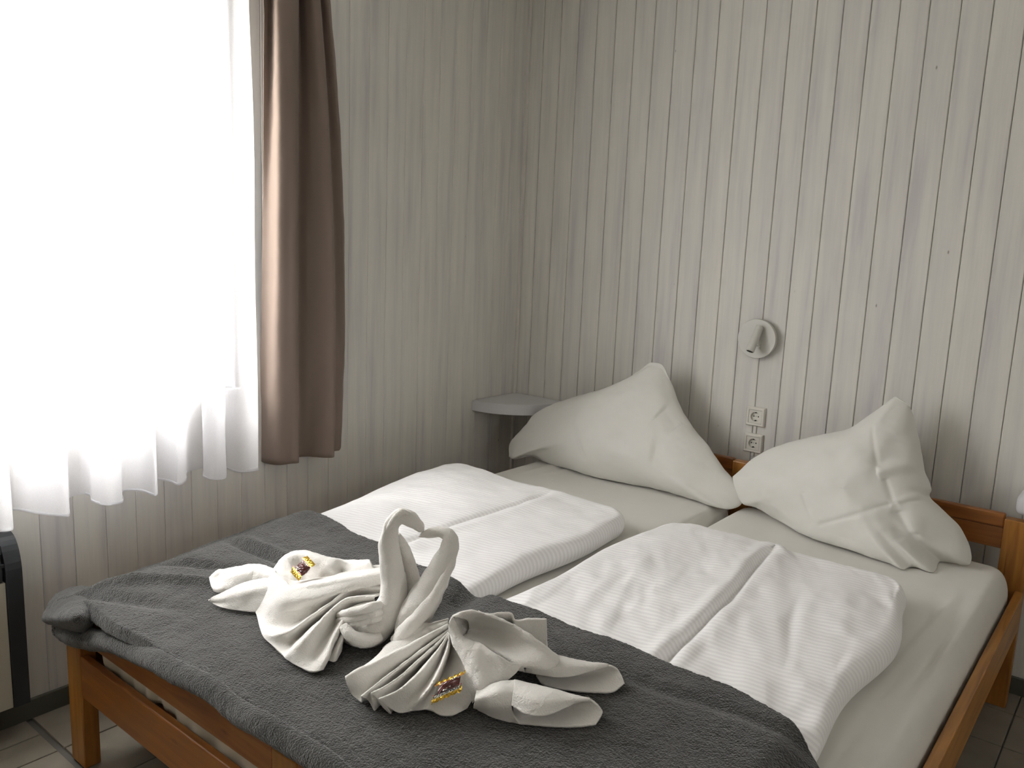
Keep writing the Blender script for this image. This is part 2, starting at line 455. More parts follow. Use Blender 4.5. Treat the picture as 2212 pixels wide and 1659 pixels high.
# window: reveal, sill, frame, glass
win = empty('window_1', (-.12, (WY0+WY1)/2, WZ0)); win['kind'] = 'structure'
def fbox(n, *a): return box(n, *a, m_frame, win, .004)
fbox('window_sill', -.2, .02, WY0-.02, WY1+.02, WZ0-.022, WZ0)
fbox('reveal_panel', -.2, 0.0, WY1-.006, WY1+.004, WZ0, WZ1)
fbox('reveal_panel', -.2, 0.0, WY0-.004, WY0+.006, WZ0, WZ1)
fbox('reveal_panel', -.2, 0.0, WY0, WY1, WZ1-.006, WZ1+.004)
for (a, c) in ((WY1-.07, WY1-.006), (WY0+.006, WY0+.07), ((WY0+WY1)/2-.04, (WY0+WY1)/2+.04)):
    fbox('frame_bar', -.17, -.11, a, c, WZ0, WZ1-.006)
fbox('frame_bar', -.168, -.112, WY0+.07, (WY0+WY1)/2-.04, WZ0, WZ0+.06); fbox('frame_bar', -.168, -.112, (WY0+WY1)/2+.04, WY1-.07, WZ0, WZ0+.06)
fbox('frame_bar', -.168, -.112, WY0+.07, (WY0+WY1)/2-.04, WZ1-.07, WZ1-.006); fbox('frame_bar', -.168, -.112, (WY0+WY1)/2+.04, WY1-.07, WZ1-.07, WZ1-.006)
for (a, c) in ((WY0+.07, (WY0+WY1)/2-.04), ((WY0+WY1)/2+.04, WY1-.07)):
    g = box('glass_pane', -.143, -.139, a, c, WZ0+.06, WZ1-.07, m_glass, win)

# baseboards
def baseboard(name, pts, run):
    bm = bmesh.new()
    return bm
o = box('baseboard_left', 0.0, .014, RY, -.0005, 0, .062, m_base, None, .002); o['kind'] = 'structure'
o = box('baseboard_back', .0145, RX, -.014, 0.0, 0, .062, m_base, None, .002); o['kind'] = 'structure'

# floor tiles: small ones in front of the joint at y = -2.333, larger ones behind it
def tile_mesh(wx, wy):
    b = box_bm(-wx/2+.0022, wx/2-.0022, -wy/2+.0022, wy/2-.0022, -.008, 0)
    top = [e for e in b.edges if all(v.co.z > -.001 for v in e.verts)]
    bmesh.ops.bevel(b, geom=top, offset=.0012, segments=1, affect='EDGES')
    me = bpy.data.meshes.new('floor_tile'); b.to_mesh(me); b.free(); me.materials.append(m_tile); return me
tb, ts = tile_mesh(.2325, .24), tile_mesh(.118, .24)
cnt = 0; rest = bmesh.new()
def put_tile(x, y, me, wx, wy, single):
    if single:
        o = bpy.data.objects.new('floor_tile', me); o.location = (x, y, 0); o.parent = fl; COL.objects.link(o)
    else:
        box_bm(x-wx/2+.002, x+wx/2-.002, y-wy/2+.002, y+wy/2-.002, -.0075, 0, bm=rest)
ny = 10
for j in range(ny):
    yy = -2.325+.12+.24*j
    if yy-.12 > 0: continue
    i = 0
    while .0+.2325*i < RX:
        xx = .2325*(i+.5)
        put_tile(xx, yy, tb, .2325, .24, (xx < 1.2 and yy < -1.4) or (1.8 < xx < 3.4 and yy > -1.9))
        i += 1
j = 0
while -2.341-.24*j > RY:
    yy = -2.341-.12-.24*j
    i = 0
    while .118*i < RX:
        xx = -.003+.118*(i+.5)
        put_tile(xx, yy, ts, .118, .24, xx < 1.4 and j < 3)
        i += 1
    j += 1
o = bm_obj('floor_tiles', rest, m_tile, fl); o['kind'] = 'stuff'

# ------------------------------------------------------------------ bed frame
bed = empty('double_bed', (1.295, -1.2, 0))
tag(bed, 'orange pine double bed frame with posts, headboard and slatted footboard', 'bed')
PX = (.295, 1.252, 2.213)
for i, px in enumerate(PX):
    wpx = .082
    box('post', px, px+wpx, -2.33, -2.285, 0, .462, m_pinev, bed, .004)
    box('post', px, px+wpx, -.145, -.10, 0, .655 if i != 1 else .662, m_pinev, bed, .004)
for (a, c) in ((.377, 1.252), (1.334, 2.213)):
    box('foot_rail', a, c, -2.328, -2.306, .388, .478, m_pine, bed, .004)
    box('foot_rail', a, c, -2.328, -2.306, .217, .338, m_pine, bed, .004)
    box('head_rail', a, c, -.132, -.108, .618, .668, m_pine, bed, .006)
    box('head_rail', a, c, -.126, -.108, .545, .6175, m_pine, bed, .003)
    box('head_rail', a, c, -.126, -.108, .25, .40, m_pine, bed, .003)
box('side_rail', 2.272, 2.298, -2.285, -.145, .29, .42, m_piney, bed, .003)
box('side_rail', .292, .318, -2.285, -.145, .29, .42, m_piney, bed, .003)
box('centre_beam', 1.27, 1.318, -2.285, -.145, .18, .288, m_pine, bed, .003)
for k in range(14):
    yy = -2.24+k*.157
    box('slat', .319, 2.271, yy-.035, yy+.035, .289, .307, m_pine, bed, .002)

# ------------------------------------------------------------------ slabs of cloth (mattresses, duvets)
def zb(x, y):
    """height of the blanket's upper face over the bed"""
    x = np.asarray(x, float); y = np.asarray(y, float)
    z = np.interp(y, [-2.40, -2.33, -2.2, -1.9, -1.66], [.536, .547, .568, .598, .617])
    z = z-.072*sm(.50, .29, x)
    z = z-.034*gau(x-1.25, .045)*sm(-2.0, -1.75, y)
    z = z-.05*sm(2.08, 2.2, x)
    return z
def zb_lim(X, Y): return zb(X, Y)-.030
def slab(name, x0, x1, y0, y1, zmid, T, mat, Rc=.05, r=None, top=None, edge=None, nx=110, ny=170, parent=None, low=None):
    r = r or T/2
    def axis(a, b, n):
        e = 12
        k = 1-np.cos(np.linspace(0, math.pi/2, e))
        inner = np.linspace(a+r, b-r, n)[1:-1]
        return np.r_[a+r*k, inner, (b-r*k)[::-1]]
    xs, ys_ = axis(x0, x1, nx), axis(y0, y1, ny)
    X, Y = np.meshgrid(xs, ys_, indexing='ij')
    cx = np.clip(X, x0+Rc, x1-Rc); cy = np.clip(Y, y0+Rc, y1-Rc)
    dx, dy = X-cx, Y-cy; q = np.hypot(dx, dy)
    corner = (np.abs(dx) > 1e-9) & (np.abs(dy) > 1e-9)
    sc = np.where(corner & (q > Rc), Rc/np.maximum(q, 1e-9), 1)
    X = cx+dx*sc; Y = cy+dy*sc; q = np.minimum(np.hypot(X-cx, Y-cy), Rc)
    d = np.where(q > 1e-9, Rc-q, np.minimum(np.minimum(X-x0, x1-X), np.minimum(Y-y0, y1-Y)))
    d = np.clip(d, 0, None)
    h = T/2*np.sqrt(np.clip(1-(1-np.clip(d/r, 0, 1))**2, 0, 1))
    zt = zmid+h; zb = zmid-h
    if low is not None: g_ = low(X, Y); zt = np.maximum(zt+g_, .506); zb = np.minimum(np.maximum(zb+g_, .503), zt); zb = np.where(d < 1e-9, zt, zb)
    wgt = sm(0, .05, d)
    if top is not None: zt = zt+top(X, Y)*wgt
    if T < .1:
        lim = np.where(Y < -1.70, zb_lim(X, Y), 9.0); zt = np.minimum(zt, np.maximum(lim, .506)); zb = np.minimum(zb, zt-.002*sm(0, .02, d))
    if edge is not None: X, Y = edge(X, Y, d)
    n, m = X.shape
    V = np.r_[np.stack([X, Y, zt], -1).reshape(-1, 3), np.stack([X, Y, zb], -1).reshape(-1, 3)]
    f = [(a, dd, c, bb) for (a, bb, c, dd) in grid_faces(n, m)]
    f += grid_faces(n, m, off=n*m)
    o = mesh_obj(name, V, f, mat, parent)
    bm = bmesh.new(); bm.from_mesh(o.data); bmesh.ops.remove_doubles(bm, verts=bm.verts, dist=1e-5)
    bmesh.ops.recalc_face_normals(bm, faces=bm.faces); bm.to_mesh(o.data); bm.free()
    o.data.polygons.foreach_set('use_smooth', [True]*len(o.data.polygons))
    return o
def topR(X, Y):
    z = .004*np.sin(9*X+3*Y)*np.sin(4*Y)
    for (xx, s, a) in ((2.185, .009, -.007), (2.160, .011, .005), (2.215, .008, .008), (2.235, .008, -.008), (2.13, .02, -.005)):
        z = z+a*gau(X-xx-.02*np.sin(2.2*Y+a*300), s)*sm(-.45, -.8, Y)
    z = z-.014*gau(X-1.31, .03)
    return z
def topL(X, Y):
    z = .004*np.sin(7*X+2)*np.sin(5*Y+1) - .014*gau(X-1.28, .03)
    z = z+.010*gau(X-.46-.1*(Y+.35), .02)*sm(-.6, -.35, Y)+.006*gau(X-.53-.2*(Y+.35), .015)*sm(-.6, -.35, Y)
    return z
o = slab('mattress', .325, 1.287, -2.283, -.152, .404, .192, m_sheet, .07, .045, topL)
tag(o, 'left mattress in a tight white fitted sheet, nearer the window', 'mattress')
o = slab('mattress', 1.303, 2.262, -2.283, -.152, .404, .192, m_sheet, .07, .045, topR)
tag(o, 'right mattress in a white fitted sheet, loosely creased along its outer side', 'mattress')

def skirt(xa, xb, par, hx, hz):
    rws = []
    for z0 in np.linspace(0, 1, 5):
        row = []
        for x_ in np.linspace(xa, xb, 60):
            zl = float(np.interp(x_, hx, hz))
            row.append((x_, -2.293-.004*math.sin(x_*75+2*math.sin(x_*9))*(.3+z0)-.003*math.sin(x_*31), .46+(zl-.46)*z0))
        rws.append(row)
    G = loft(rws, 14, 300)
    o = mesh_obj('sheet_overhang', G.reshape(-1, 3), grid_faces(14, 300), m_skirt, par); solid(o, .0015)
ms = [o_ for o_ in bpy.data.objects if o_.name.startswith('mattress')]
skirt(.43, 1.288, ms[0], [.43, .47, .58, .68, .75, .80, .9, 1.0], [.37, .318, .306, .314, .330, .318, .305, .290])
skirt(1.302, 2.2, ms[1], [1.3, 1.6, 2.0], [.32, .32, .32])
def fb(X, Y, sc, seed=0):
    out = np.empty(X.shape)
    it = np.nditer([X, Y, out], op_flags=[['readonly'], ['readonly'], ['writeonly']])
    for a, c, o_ in it: o_[...] = noise.fractal(Vector((float(a)*sc, float(c)*sc, seed)), 1.0, 2.0, 3)
    return out
def dtopL(X, Y):
    xc = .835+.035*sm(-1.5, -.9, Y)
    z = -.013*gau(X-xc, .011)*sm(-.83, -.98, Y) + .006*gau(X-xc-.04, .03) + .004*gau(X-xc+.05, .03)
    z = z+.016*gau(X-.50, .18)*gau(Y+.95, .22)
    z = z-.020*sm(-1.1, -1.9, Y)-.035*sm(-1.85, -2.25, Y)
    z = z+.010*fb(X, Y, 3.2, 1)+.004*fb(X, Y, 9, 2)
    return z
def dtopR(X, Y):
    xc = 1.71+.07*sm(-.9, -1.7, Y)+.008*np.sin(9*Y)
    z = -.020*gau(X-xc, .010)*sm(-.80, -.95, Y) + .005*gau(X-xc-.030, .022)+.008*gau(X-xc+.030, .022)
    z = z-.016*sm(-1.1, -1.9, Y)-.035*sm(-1.85, -2.25, Y)
    z = z+.014*gau(X-1.45, .12)*gau(Y+.98, .16)
    a = X*.55+Y*.84
    z = z+.010*fb(X, Y, 3.4, 5)+.006*fb(X*1.0+Y*.35, Y*.45, 9, 6)+.003*fb(X+Y*.3, Y*.5, 20, 7)
    z = z-.007*gau((X-1.93)+.30*(Y+1.3), .014)*gau(Y+1.32, .17)+.005*gau((X-2.0)+.25*(Y+1.1), .02)*gau(Y+1.12, .17)
    return z
def dedge(X, Y, d):
    k = 1-sm(0, .09, d)
    X = X+k*.010*np.sin(Y*11+1.5)*np.sign(X-.8)+.025*k*sm(-1.0, -1.7, Y)*(X < .8)
    Y = Y+k*.008*np.sin(X*8)
    return X, Y
def dedgeR(X, Y, d):
    k = 1-sm(0, .09, d)
    s = np.sign(X-1.7)
    X = X+k*(.012*np.sin(Y*10+.6)*s) - .03*k*sm(-1.2, -.85, Y)*(X > 1.7)*1.0
    return X, Y
o = slab('duvet', .325, 1.205, -2.265, -.80, .549, .094, m_duvL, .10, None, dtopL, dedge, low=lambda X, Y: -.040*sm(.52, .33, X)*sm(-.95, -1.6, Y))
tag(o, 'white striped duvet folded flat on the left half of the bed', 'duvet')
o = slab('duvet', 1.300, 2.135, -2.265, -.765, .549, .094, m_duvR, .11, None, dtopR, dedgeR)
tag(o, 'rumpled white striped duvet with deep centre crease on the right half', 'duvet')

# ------------------------------------------------------------------ fleece blanket
def blanket_top(X, Y):
    z = zb(X, Y)
    # long soft folds running away from the left corner
    L1 = (Y+2.26)-.62*(X-.45); z = z+.022*gau(L1, .022)*sm(1.0, .5, X)
    L2 = (Y+2.14)-.50*(X-.42); z = z-.018*gau(L2, .022)*sm(.95, .5, X)
    L3 = (Y+2.31)-.30*(X-.5); z = z-.020*gau(L3, .020)*sm(.85, .5, X)
    L5 = (Y+1.93)-.05*(X-.6); z = z-.016*gau(L5, .014)*sm(.45, .55, X)*sm(.85, .7, X)+.014*gau(L5-.03, .02)*sm(.42, .55, X)*sm(.85, .7, X)
    z = z-.008*gau(Y+1.80-.10*(X-1.9), .02)*sm(1.55, 1.75, X)
    return z+.006*fb(X, Y, 4.0, 11)
yb_x = [.2, .45, .80, 1.0, 1.18, 1.27, 1.36, 1.6, 1.95, 2.1, 2.2, 2.5]
yb_y = [-1.59, -1.63, -1.68, -1.70, -1.71, -1.70, -1.715, -1.71, -1.715, -1.74, -1.80, -2.0]
su = np.linspace(.225, 2.46, 330); nv = 150
V = []
tv = np.linspace(0, 1, nv)
R0, R1 = .305, 2.20
for s in su:
    yb = float(np.interp(s, yb_x, yb_y))+.004*math.sin(s*23)
    arc_l = max(0, R0-s); arc_r = max(0, s-R1)
    xx = s; drop = 0
    if arc_l > 0: xx = R0-min(arc_l, .03)*.6; drop = arc_l*.55
    if arc_r > 0: xx = R1+.07*(1-math.exp(-arc_r/.07)); drop = .12*(arc_r/.26)**1.1
    foot = -2.352+.006*math.sin(s*7)+.004*math.sin(s*17)
    dl = float(np.interp(s, [.2, .46, .54, .9, 1.2, 1.4, 2.46], [.055, .068, .036, .020, .018, .018, .018]))
    col = []
    for t in tv:
        l = (yb-foot+dl)*t            # length along the cloth from its far edge
        y_ = yb-l; z_ = 0
        if y_ < foot: z_ = foot-y_; y_ = foot-.010*math.sin(min(1, z_/.05)*1.5)
        col.append((xx, y_, -drop-z_))
    V += col
V = np.array(V)
Z = blanket_top(V[:, 0], V[:, 1])
# the far edge lies down on the duvet
V[:, 2] += Z
o = mesh_obj('fleece_blanket', V, grid_faces(len(su), nv), m_fleece)
tag(o, 'dark grey fleece blanket spread across the foot of the bed', 'blanket')
blanket = o
ss = o.modifiers.new('finer', 'SUBSURF'); ss.levels = 1; ss.render_levels = 1; ss.subdivision_type = 'SIMPLE'
solid(o, .014, -1)
displace(o, .008, .0034, 2); displace(o, .05, .006, 2)
# turned-under second layer that shows as a lip below the front edge, and the bunch at the left corner
rows = []
xs_ = np.linspace(.50, 2.30, 40)
hz = np.interp(xs_, [.50, .60, .85, .98, 1.1, 1.2, 1.3, 1.5, 2.3], [.440, .468, .505, .518, .520, .518, .524, .524, .52])
lip = []
for (dy, dz) in ((.010, .030), (-.004, .027), (-.015, .016), (-.019, .004), (-.014, -.007), (-.003, -.012)):
    lip.append([(x_, -2.358+dy+.003*math.sin(x_*19), z_+dz+.002*math.sin(x_*31)) for x_, z_ in zip(xs_, hz)])
o = sheet('folded_edge', lip, 16, 360, m_fleece, blanket, .008, .004, .02)
def cc(px, py): return (80+px*.12054, 1230+py*.12054)
def cpt(px, py, y): a = cc(px, py); return pyy(a[0], a[1], y)
bun = [[cpt(330, 470, -2.31), cpt(620, 360, -2.27), cpt(900, 335, -2.24), cpt(1150, 390, -2.21)],
       [cpt(230, 620, -2.345), cpt(500, 520, -2.33), cpt(800, 450, -2.30), cpt(1120, 480, -2.26)],
       [cpt(180, 760, -2.35), cpt(480, 720, -2.385), cpt(760, 680, -2.37), cpt(1060, 620, -2.30)],
       [cpt(125, 880, -2.36), cpt(420, 860, -2.41), cpt(700, 880, -2.405), cpt(980, 900, -2.35)],
       [cpt(180, 930, -2.35), cpt(430, 960, -2.40), cpt(680, 1040, -2.39), cpt(950, 1080, -2.35)],
       [cpt(300, 960, -2.33), cpt(480, 1010, -2.37), cpt(700, 1080, -2.36), cpt(950, 1130, -2.34)]]
sheet('corner_bunch', bun, 60, 60, m_fleece, blanket, .012, .008, .03)
bun2 = [[cpt(330, 1000, -2.33), cpt(500, 1060, -2.37), cpt(700, 1120, -2.37), cpt(960, 1180, -2.35), cpt(1250, 1330, -2.34)],
        [cpt(300, 1090, -2.345), cpt(480, 1180, -2.385), cpt(700, 1240, -2.385), cpt(960, 1290, -2.37), cpt(1250, 1390, -2.35)],
        [cpt(340, 1170, -2.34), cpt(500, 1290, -2.375), cpt(700, 1360, -2.375), cpt(960, 1420, -2.365), cpt(1240, 1450, -2.345)],
        [cpt(420, 1190, -2.335), cpt(540, 1290, -2.35), cpt(720, 1350, -2.35), cpt(960, 1400, -2.35), cpt(1240, 1440, -2.34)]]
sheet('corner_bunch', bun2, 40, 60, m_fleece, blanket, .010, .006, .03)

# ------------------------------------------------------------------ pillows
def pillow(name, outline, mat, label, Tf, Tb, ybase=-.30, lean=.36, wr=None):
    pts = []
    for (px, py) in outline:
        # plane y = ybase + lean*(z-.5)
        d = ray(px, py); t = (ybase+lean*(CAM[2]-.5)-CAM[1])/(d[1]-lean*d[2]); p = CAM+t*d
        if p[2] < .508: p = pz(px, py, .508)
        pts.append(p)
    P = np.array(pts+[pts[0]])
    n = 320
    O = cr(P, n+1)[:-1]
    c = O.mean(axis=0)*.6+np.array([(O[:, 0].max()+O[:, 0].min())/2, (O[:, 1].max()+O[:, 1].min())/2, .5+(O[:, 2].max()-.5)*.36])*.4
    nrm = np.array([0, -1.0, lean]); nrm /= np.linalg.norm(nrm)
    K = 84
    V = []; fr = []
    rs = np.sin(np.linspace(0, math.pi/2, K+1))[1:]
    fo = np.fft.fft(O-c, axis=0); ks = np.abs(np.fft.fftfreq(n, 1/n)); E_ = np.real(np.fft.ifft(fo*np.exp(-(ks/2.6)**2)[:, None], axis=0))
    for side, T in ((1, Tf), (-1, Tb)):
        for r in rs:
            wr_ = r**4; base = c+(E_*(1-wr_)+(O-c)*wr_)*r
            off = T*np.clip(1-r**2.4, 0, 1)**.62
            q = base+nrm*side*off
            if side == 1 and wr is not None:
                q = q+nrm*(wr(base)*np.clip((1-r)*6, 0, 1))[:, None]
            V.append(q)
    V = np.array(V)                      # 2K x n x 3
    V = np.concatenate([V[:K], V[K:2*K-1][::-1]])    # front centre->edge, back edge->centre
    V[..., 2] = np.maximum(V[..., 2], .503)
    V[..., 1] = np.minimum(V[..., 1], -.148)
    m = V.shape[0]
    vs = np.r_[V.reshape(-1, 3), [c+nrm*Tf], [c-nrm*Tb]]
    f = grid_faces(m, n, True)
    a = m*n
    for j in range(n):
        f.append((a, (j+1) % n, j)[::-1]); f.append((a+1, (m-1)*n+j, (m-1)*n+(j+1) % n)[::-1])
    o = mesh_obj(name, vs, [q[::-1] for q in f], mat)
    bm = bmesh.new(); bm.from_mesh(o.data); bmesh.ops.recalc_face_normals(bm, faces=bm.faces); bm.to_mesh(o.data); bm.free()
    displace(o, .12, .012, 2)
    tag(o, label, 'pillow')
    return o
O1 = [(1099, 987), (1102, 958), (1137, 917), (1156, 895), (1188, 876), (1223, 863), (1276, 849), (1333, 829), (1387, 799), (1406, 785), (1415, 782), (1434, 785), (1440, 792),
      (1447, 813), (1466, 867), (1495, 920), (1530, 962), (1561, 1009), (1587, 1041), (1604, 1072), (1599, 1091), (1577, 1099), (1546, 1096),
      (1498, 1080), (1403, 1053), (1324, 1039), (1245, 1019), (1182, 1000), (1144, 985), (1112, 992)]
O2 = [(1583, 1030), (1634, 985), (1687, 961), (1781, 939), (1843, 922), (1890, 889), (1926, 862), (1937, 856), (1948, 862), (1966, 878), (1982, 938), (1996, 997), (1999, 1020), (2014, 1056),
      (2010, 1072), (2032, 1094), (2073, 1138), (2099, 1194), (2094, 1222), (2032, 1212), (2014, 1236), (1973, 1225), (1949, 1231), (1914, 1215),
      (1825, 1186), (1749, 1159), (1678, 1124), (1634, 1096), (1604, 1088), (1587, 1050)]
def lineseg(B, p, q, s):
    """soft bump profile around the line p-q (points in x, z)"""
    p = np.array(p); q = np.array(q); d = q-p; Ln = np.linalg.norm(d); d /= Ln
    X = B[:, [0, 2]]-p; t = X@d; w_ = X@np.array([-d[1], d[0]])
    return w_/s, np.exp(-(w_/s)**2)*sm(-.05, .03, t/Ln)*sm(1.05, .97, t/Ln)
def plxz(px, py, yy=-.22): p = pyy(px, py, yy); return (p[0], p[2])
def cre7(x, y): return plxz(1560+x*.2948, 820+y*.2948)
def wr2(B):
    z = np.zeros(len(B))
    for (a, c_, amp, s) in (((840, 1010), (1310, 900), -.006, .007), ((1310, 900), (1510, 840), .008, .012), ((1110, 380), (1200, 690), -.005, .008),
                            ((1200, 690), (1470, 620), .012, .02), ((1250, 740), (1330, 900), -.006, .008), ((1330, 900), (1600, 1290), -.007, .010),
                            ((690, 820), (790, 1010), -.004, .007), ((1280, 430), (1200, 650), -.007, .03), ((1380, 200), (1320, 480), .006, .04),
                            ((1450, 900), (1490, 1090), .007, .022), ((1450, 1300), (1580, 1290), .010, .03), ((1360, 950), (1400, 1110), -.006, .02)):
        _, g_ = lineseg(B, cre7(*a), cre7(*c_), s); z = z+amp*g_
    for i, p in enumerate(B): z[i] += .012*noise.fractal(Vector((p[0]*6, p[2]*6, 3.3)), 1, 2, 3)
    return z
def wr1(B):
    z = np.zeros(len(B))
    def c6(x, y): return plxz(960+x*.3165, 740+y*.3165)
    for (a, c_, amp, s) in (((960, 530), (1070, 800), -.005, .010), ((500, 690), (600, 760), -.008, .02), ((1800, 1090), (1850, 1040), -.010, .02),
                            ((1500, 480), (1620, 560), -.010, .05), ((1100, 720), (1500, 760), .008, .07)):
        _, g_ = lineseg(B, c6(*a), c6(*c_), s); z = z+amp*g_
    for i, p in enumerate(B): z[i] += .010*noise.fractal(Vector((p[0]*4, p[2]*4, 9.3)), 1, 2, 3)
    return z
pillow('pillow', O1, m_pillow, 'plump white pillow propped into a peak beside the corner shelf', .115, .05, -.275, .30, wr1)
pillow('pillow', O2, m_pillow, 'creased white pillow propped into a peak on the right half of the bed', .115, .05, -.285, .30, wr2)

# ------------------------------------------------------------------ corner shelf and right-hand shelf
def corner_shelf():
    bm = bmesh.new()
    R, zt, th = .325, .742, .05
    n = 40
    pts = [(.003, -.003)]+[(R*math.sin(a)+.003, -R*math.cos(a)-.003) for a in np.linspace(0, math.pi/2, n)]
    top = [bm.verts.new((x_, y_, zt)) for x_, y_ in pts]
    bot = [bm.verts.new((x_, y_, zt-th)) for x_, y_ in pts]
    bm.faces.new(top); bm.faces.new(bot[::-1])
    for i in range(len(pts)):
        j = (i+1) % len(pts); bm.faces.new((top[j], top[i], bot[i], bot[j]))
    bmesh.ops.recalc_face_normals(bm, faces=bm.faces)
    bmesh.ops.bevel(bm, geom=[e for e in bm.edges if abs(e.verts[0].co.z-e.verts[1].co.z) < 1e-6], offset=.0015, segments=2, affect='EDGES')
    o = bm_obj('corner_shelf', bm, m_white); smooth_auto(o, 30)
    tag(o, 'small white quarter-round shelf fixed in the room corner', 'shelf')
corner_shelf()
o = box('wall_shelf', 2.238, 2.60, -.152, -.003, .676, .746, m_white, None, .022, 4); smooth_auto(o, 30)
tag(o, 'white rounded shelf on the wall past the right bedpost', 'shelf')

# ------------------------------------------------------------------ sockets
def ring_pts(cx, cz, r, n, y): return [(cx+r*math.cos(2*math.pi*i/n), y, cz+r*math.sin(2*math.pi*i/n)) for i in range(n)]
def lathe_y(bm, cx, cz, prof, n=36):
    """prof: list of (r, y)"""
    rings = []
    for r, y_ in prof:
        if r < 1e-6: rings.append([bm.verts.new((cx, y_, cz))])
        else: rings.append([bm.verts.new(p) for p in ring_pts(cx, cz, r, n, y_)])
    for A, B_ in zip(rings, rings[1:]):
        for i in range(n):
            j = (i+1) % n
            if len(A) == 1: bm.faces.new((A[0], B_[i], B_[j]))
            elif len(B_) == 1: bm.faces.new((A[i], B_[0], A[j]))
            else: bm.faces.new((A[i], B_[i], B_[j], A[j]))
def socket(cx, cz, label, cat='socket', group=None):
    s = empty('wall_socket', (cx, 0, cz)); tag(s, label, cat)
    # frame with a square opening
    bm = bmesh.new(); h, q = .0402, .0275
    def ring(a, y_): return [bm.verts.new((cx+sx*a, y_, cz+sz*a)) for sx, sz in ((-1, -1), (1, -1), (1, 1), (-1, 1))]
    R = [ring(h, -.001), ring(h, -.006), ring(h-.004, -.0135), ring(q+.002, -.0135), ring(q, -.0125), ring(q, -.004)]
    for A, B_ in zip(R, R[1:]):
        for i in range(4): bm.faces.new((A[i], A[(i+1) % 4], B_[(i+1) % 4], B_[i]))
    bmesh.ops.bevel(bm, geom=bm.edges[:], offset=.0008, segments=2, affect='EDGES'); bmesh.ops.recalc_face_normals(bm, faces=bm.faces)
    bm_obj('frame', bm, m_socket, s)
    # insert with a round well
    bm = bmesh.new(); n = 40; a = q-.0008
    sq = []
    for i in range(n):
        t = 2*math.pi*i/n; c_, s_ = math.cos(t), math.sin(t); k_ = a/max(abs(c_), abs(s_)); sq.append(bm.verts.new((cx+c_*k_, -.0120, cz+s_*k_)))
    rings = [sq]+[[bm.verts.new(p) for p in ring_pts(cx, cz, r, n, y_)] for r, y_ in ((.0198, -.0120), (.0193, -.0112), (.0185, -.0012))]
    for A, B_ in zip(rings, rings[1:]):
        for i in range(n): bm.faces.new((A[i], B_[i], B_[(i+1) % n], A[(i+1) % n]))
    bm.faces.new(rings[-1]); bmesh.ops.recalc_face_normals(bm, faces=bm.faces)
    ins = bm_obj('socket_insert', bm, m_socket, s)
    for dx in (-.0095, .0095):
        bm = bmesh.new(); lathe_y(bm, cx+dx, cz, [(.0028, -.0011), (.0028, -.0016), (0, -.0016)], 14); bm_obj('pin_hole', bm, m_dark, s)
    bm = bmesh.new(); lathe_y(bm, cx, cz, [(.0020, -.0011), (.0020, -.0025), (0, -.0027)], 12); bm_obj('centre_screw', bm, m_metal, s)
    for sg in (-1, 1):
        box('earth_clip', cx-.003, cx+.003, -.0095, -.0012, cz+sg*.0165-.0018, cz+sg*.0165+.0018, m_dark, s, .0005)
    return s
for cx, cz in ((1.2755, .8275),):
    socket(1.2755, .8275, 'upper of the two cream wall sockets above the bed')
    socket(1.2755, .7155, 'lower of the two cream wall sockets, just above the headboard')
def copy_thing(src, dx, dz, **kw): pass
box('cable_duct', 1.269, 1.282, -.006, -.0005, .7562, .7868, m_board_b, None, .001)
tag(bpy.data.objects['cable_duct'], 'short narrow cable duct joining the two sockets above the bed', 'cable duct')
box('cable_duct', 1.269, 1.282, -.006, -.0005, .66, .6748, m_board_b, None, .001)
tag(bpy.data.objects['cable_duct.001'], 'stub of cable duct running down from the lower socket', 'cable duct')
# socket behind the voile
s3 = socket(0, 0, 'cream wall socket dimly seen behind the left of the voile curtain')
s3.rotation_euler = (0, 0, math.pi/2); s3.location = (0, -2.323, .797)
for ch in s3.children: ch.matrix_parent_inverse = Matrix.Identity(4)

# ------------------------------------------------------------------ wall lamp
LX, LZ = 1.259, 1.150
lamp = empty('wall_lamp', (LX, 0, LZ)); tag(lamp, 'round white wall lamp with a folded spot arm above the sockets', 'lamp')
bm = bmesh.new(); lathe_y(bm, LX, LZ, [(.045, -.001), (.045, -.014), (0, -.014)], 40); o = bm_obj('wall_mount', bm, m_lamp, lamp); smooth_auto(o)
bm = bmesh.new(); lathe_y(bm, LX, LZ, [(0, -.0145), (.079, -.0145), (.0795, -.016), (.0795, -.031), (.0785, -.0325), (0, -.0325)], 72)
o = bm_obj('disc', bm, m_lamp, lamp); smooth_auto(o)
def cyl(name, p, q, r, mat, parent, n=32, bev=.0015):
    p, q = Vector(p), Vector(q); d = q-p; b = bmesh.new()
    bmesh.ops.create_cone(b, cap_ends=True, segments=n, radius1=r, radius2=r, depth=d.length)
    if bev: bmesh.ops.bevel(b, geom=[e for e in b.edges if len([f for f in e.link_faces if len(f.verts) > 4]) == 1], offset=bev, segments=2, affect='EDGES')
    rot = d.to_track_quat('Z', 'Y').to_matrix().to_4x4()
    bmesh.ops.transform(b, matrix=Matrix.Translation((p+q)/2)@rot, verts=b.verts)
    o = bm_obj(name, b, mat, parent); smooth_auto(o); return o
a0 = (LX+.014, -.041, LZ+.052); a1 = (LX+.000, -.088, LZ-.047)
arm = cyl('spot_tube', a0, a1, .0165, m_lamp, lamp)
dv = (Vector(a1)-Vector(a0)).normalized()
cyl('lens', Vector(a1)-dv*.002, Vector(a1)+dv*.0006, .0125, m_dark, arm, bev=0)
cyl('lens_ring', Vector(a1)-dv*.002, Vector(a1)+dv*.0003, .0145, m_metal, arm, bev=0)
box('slot', LX-.006, LX+.011, -.0332, -.0322, LZ-.029, LZ-.0275, m_dark, lamp)
sw = box('switch', LX+.013, LX+.021, -.0350, -.0322, LZ-.040, LZ-.020, m_lamp, lamp, .001)
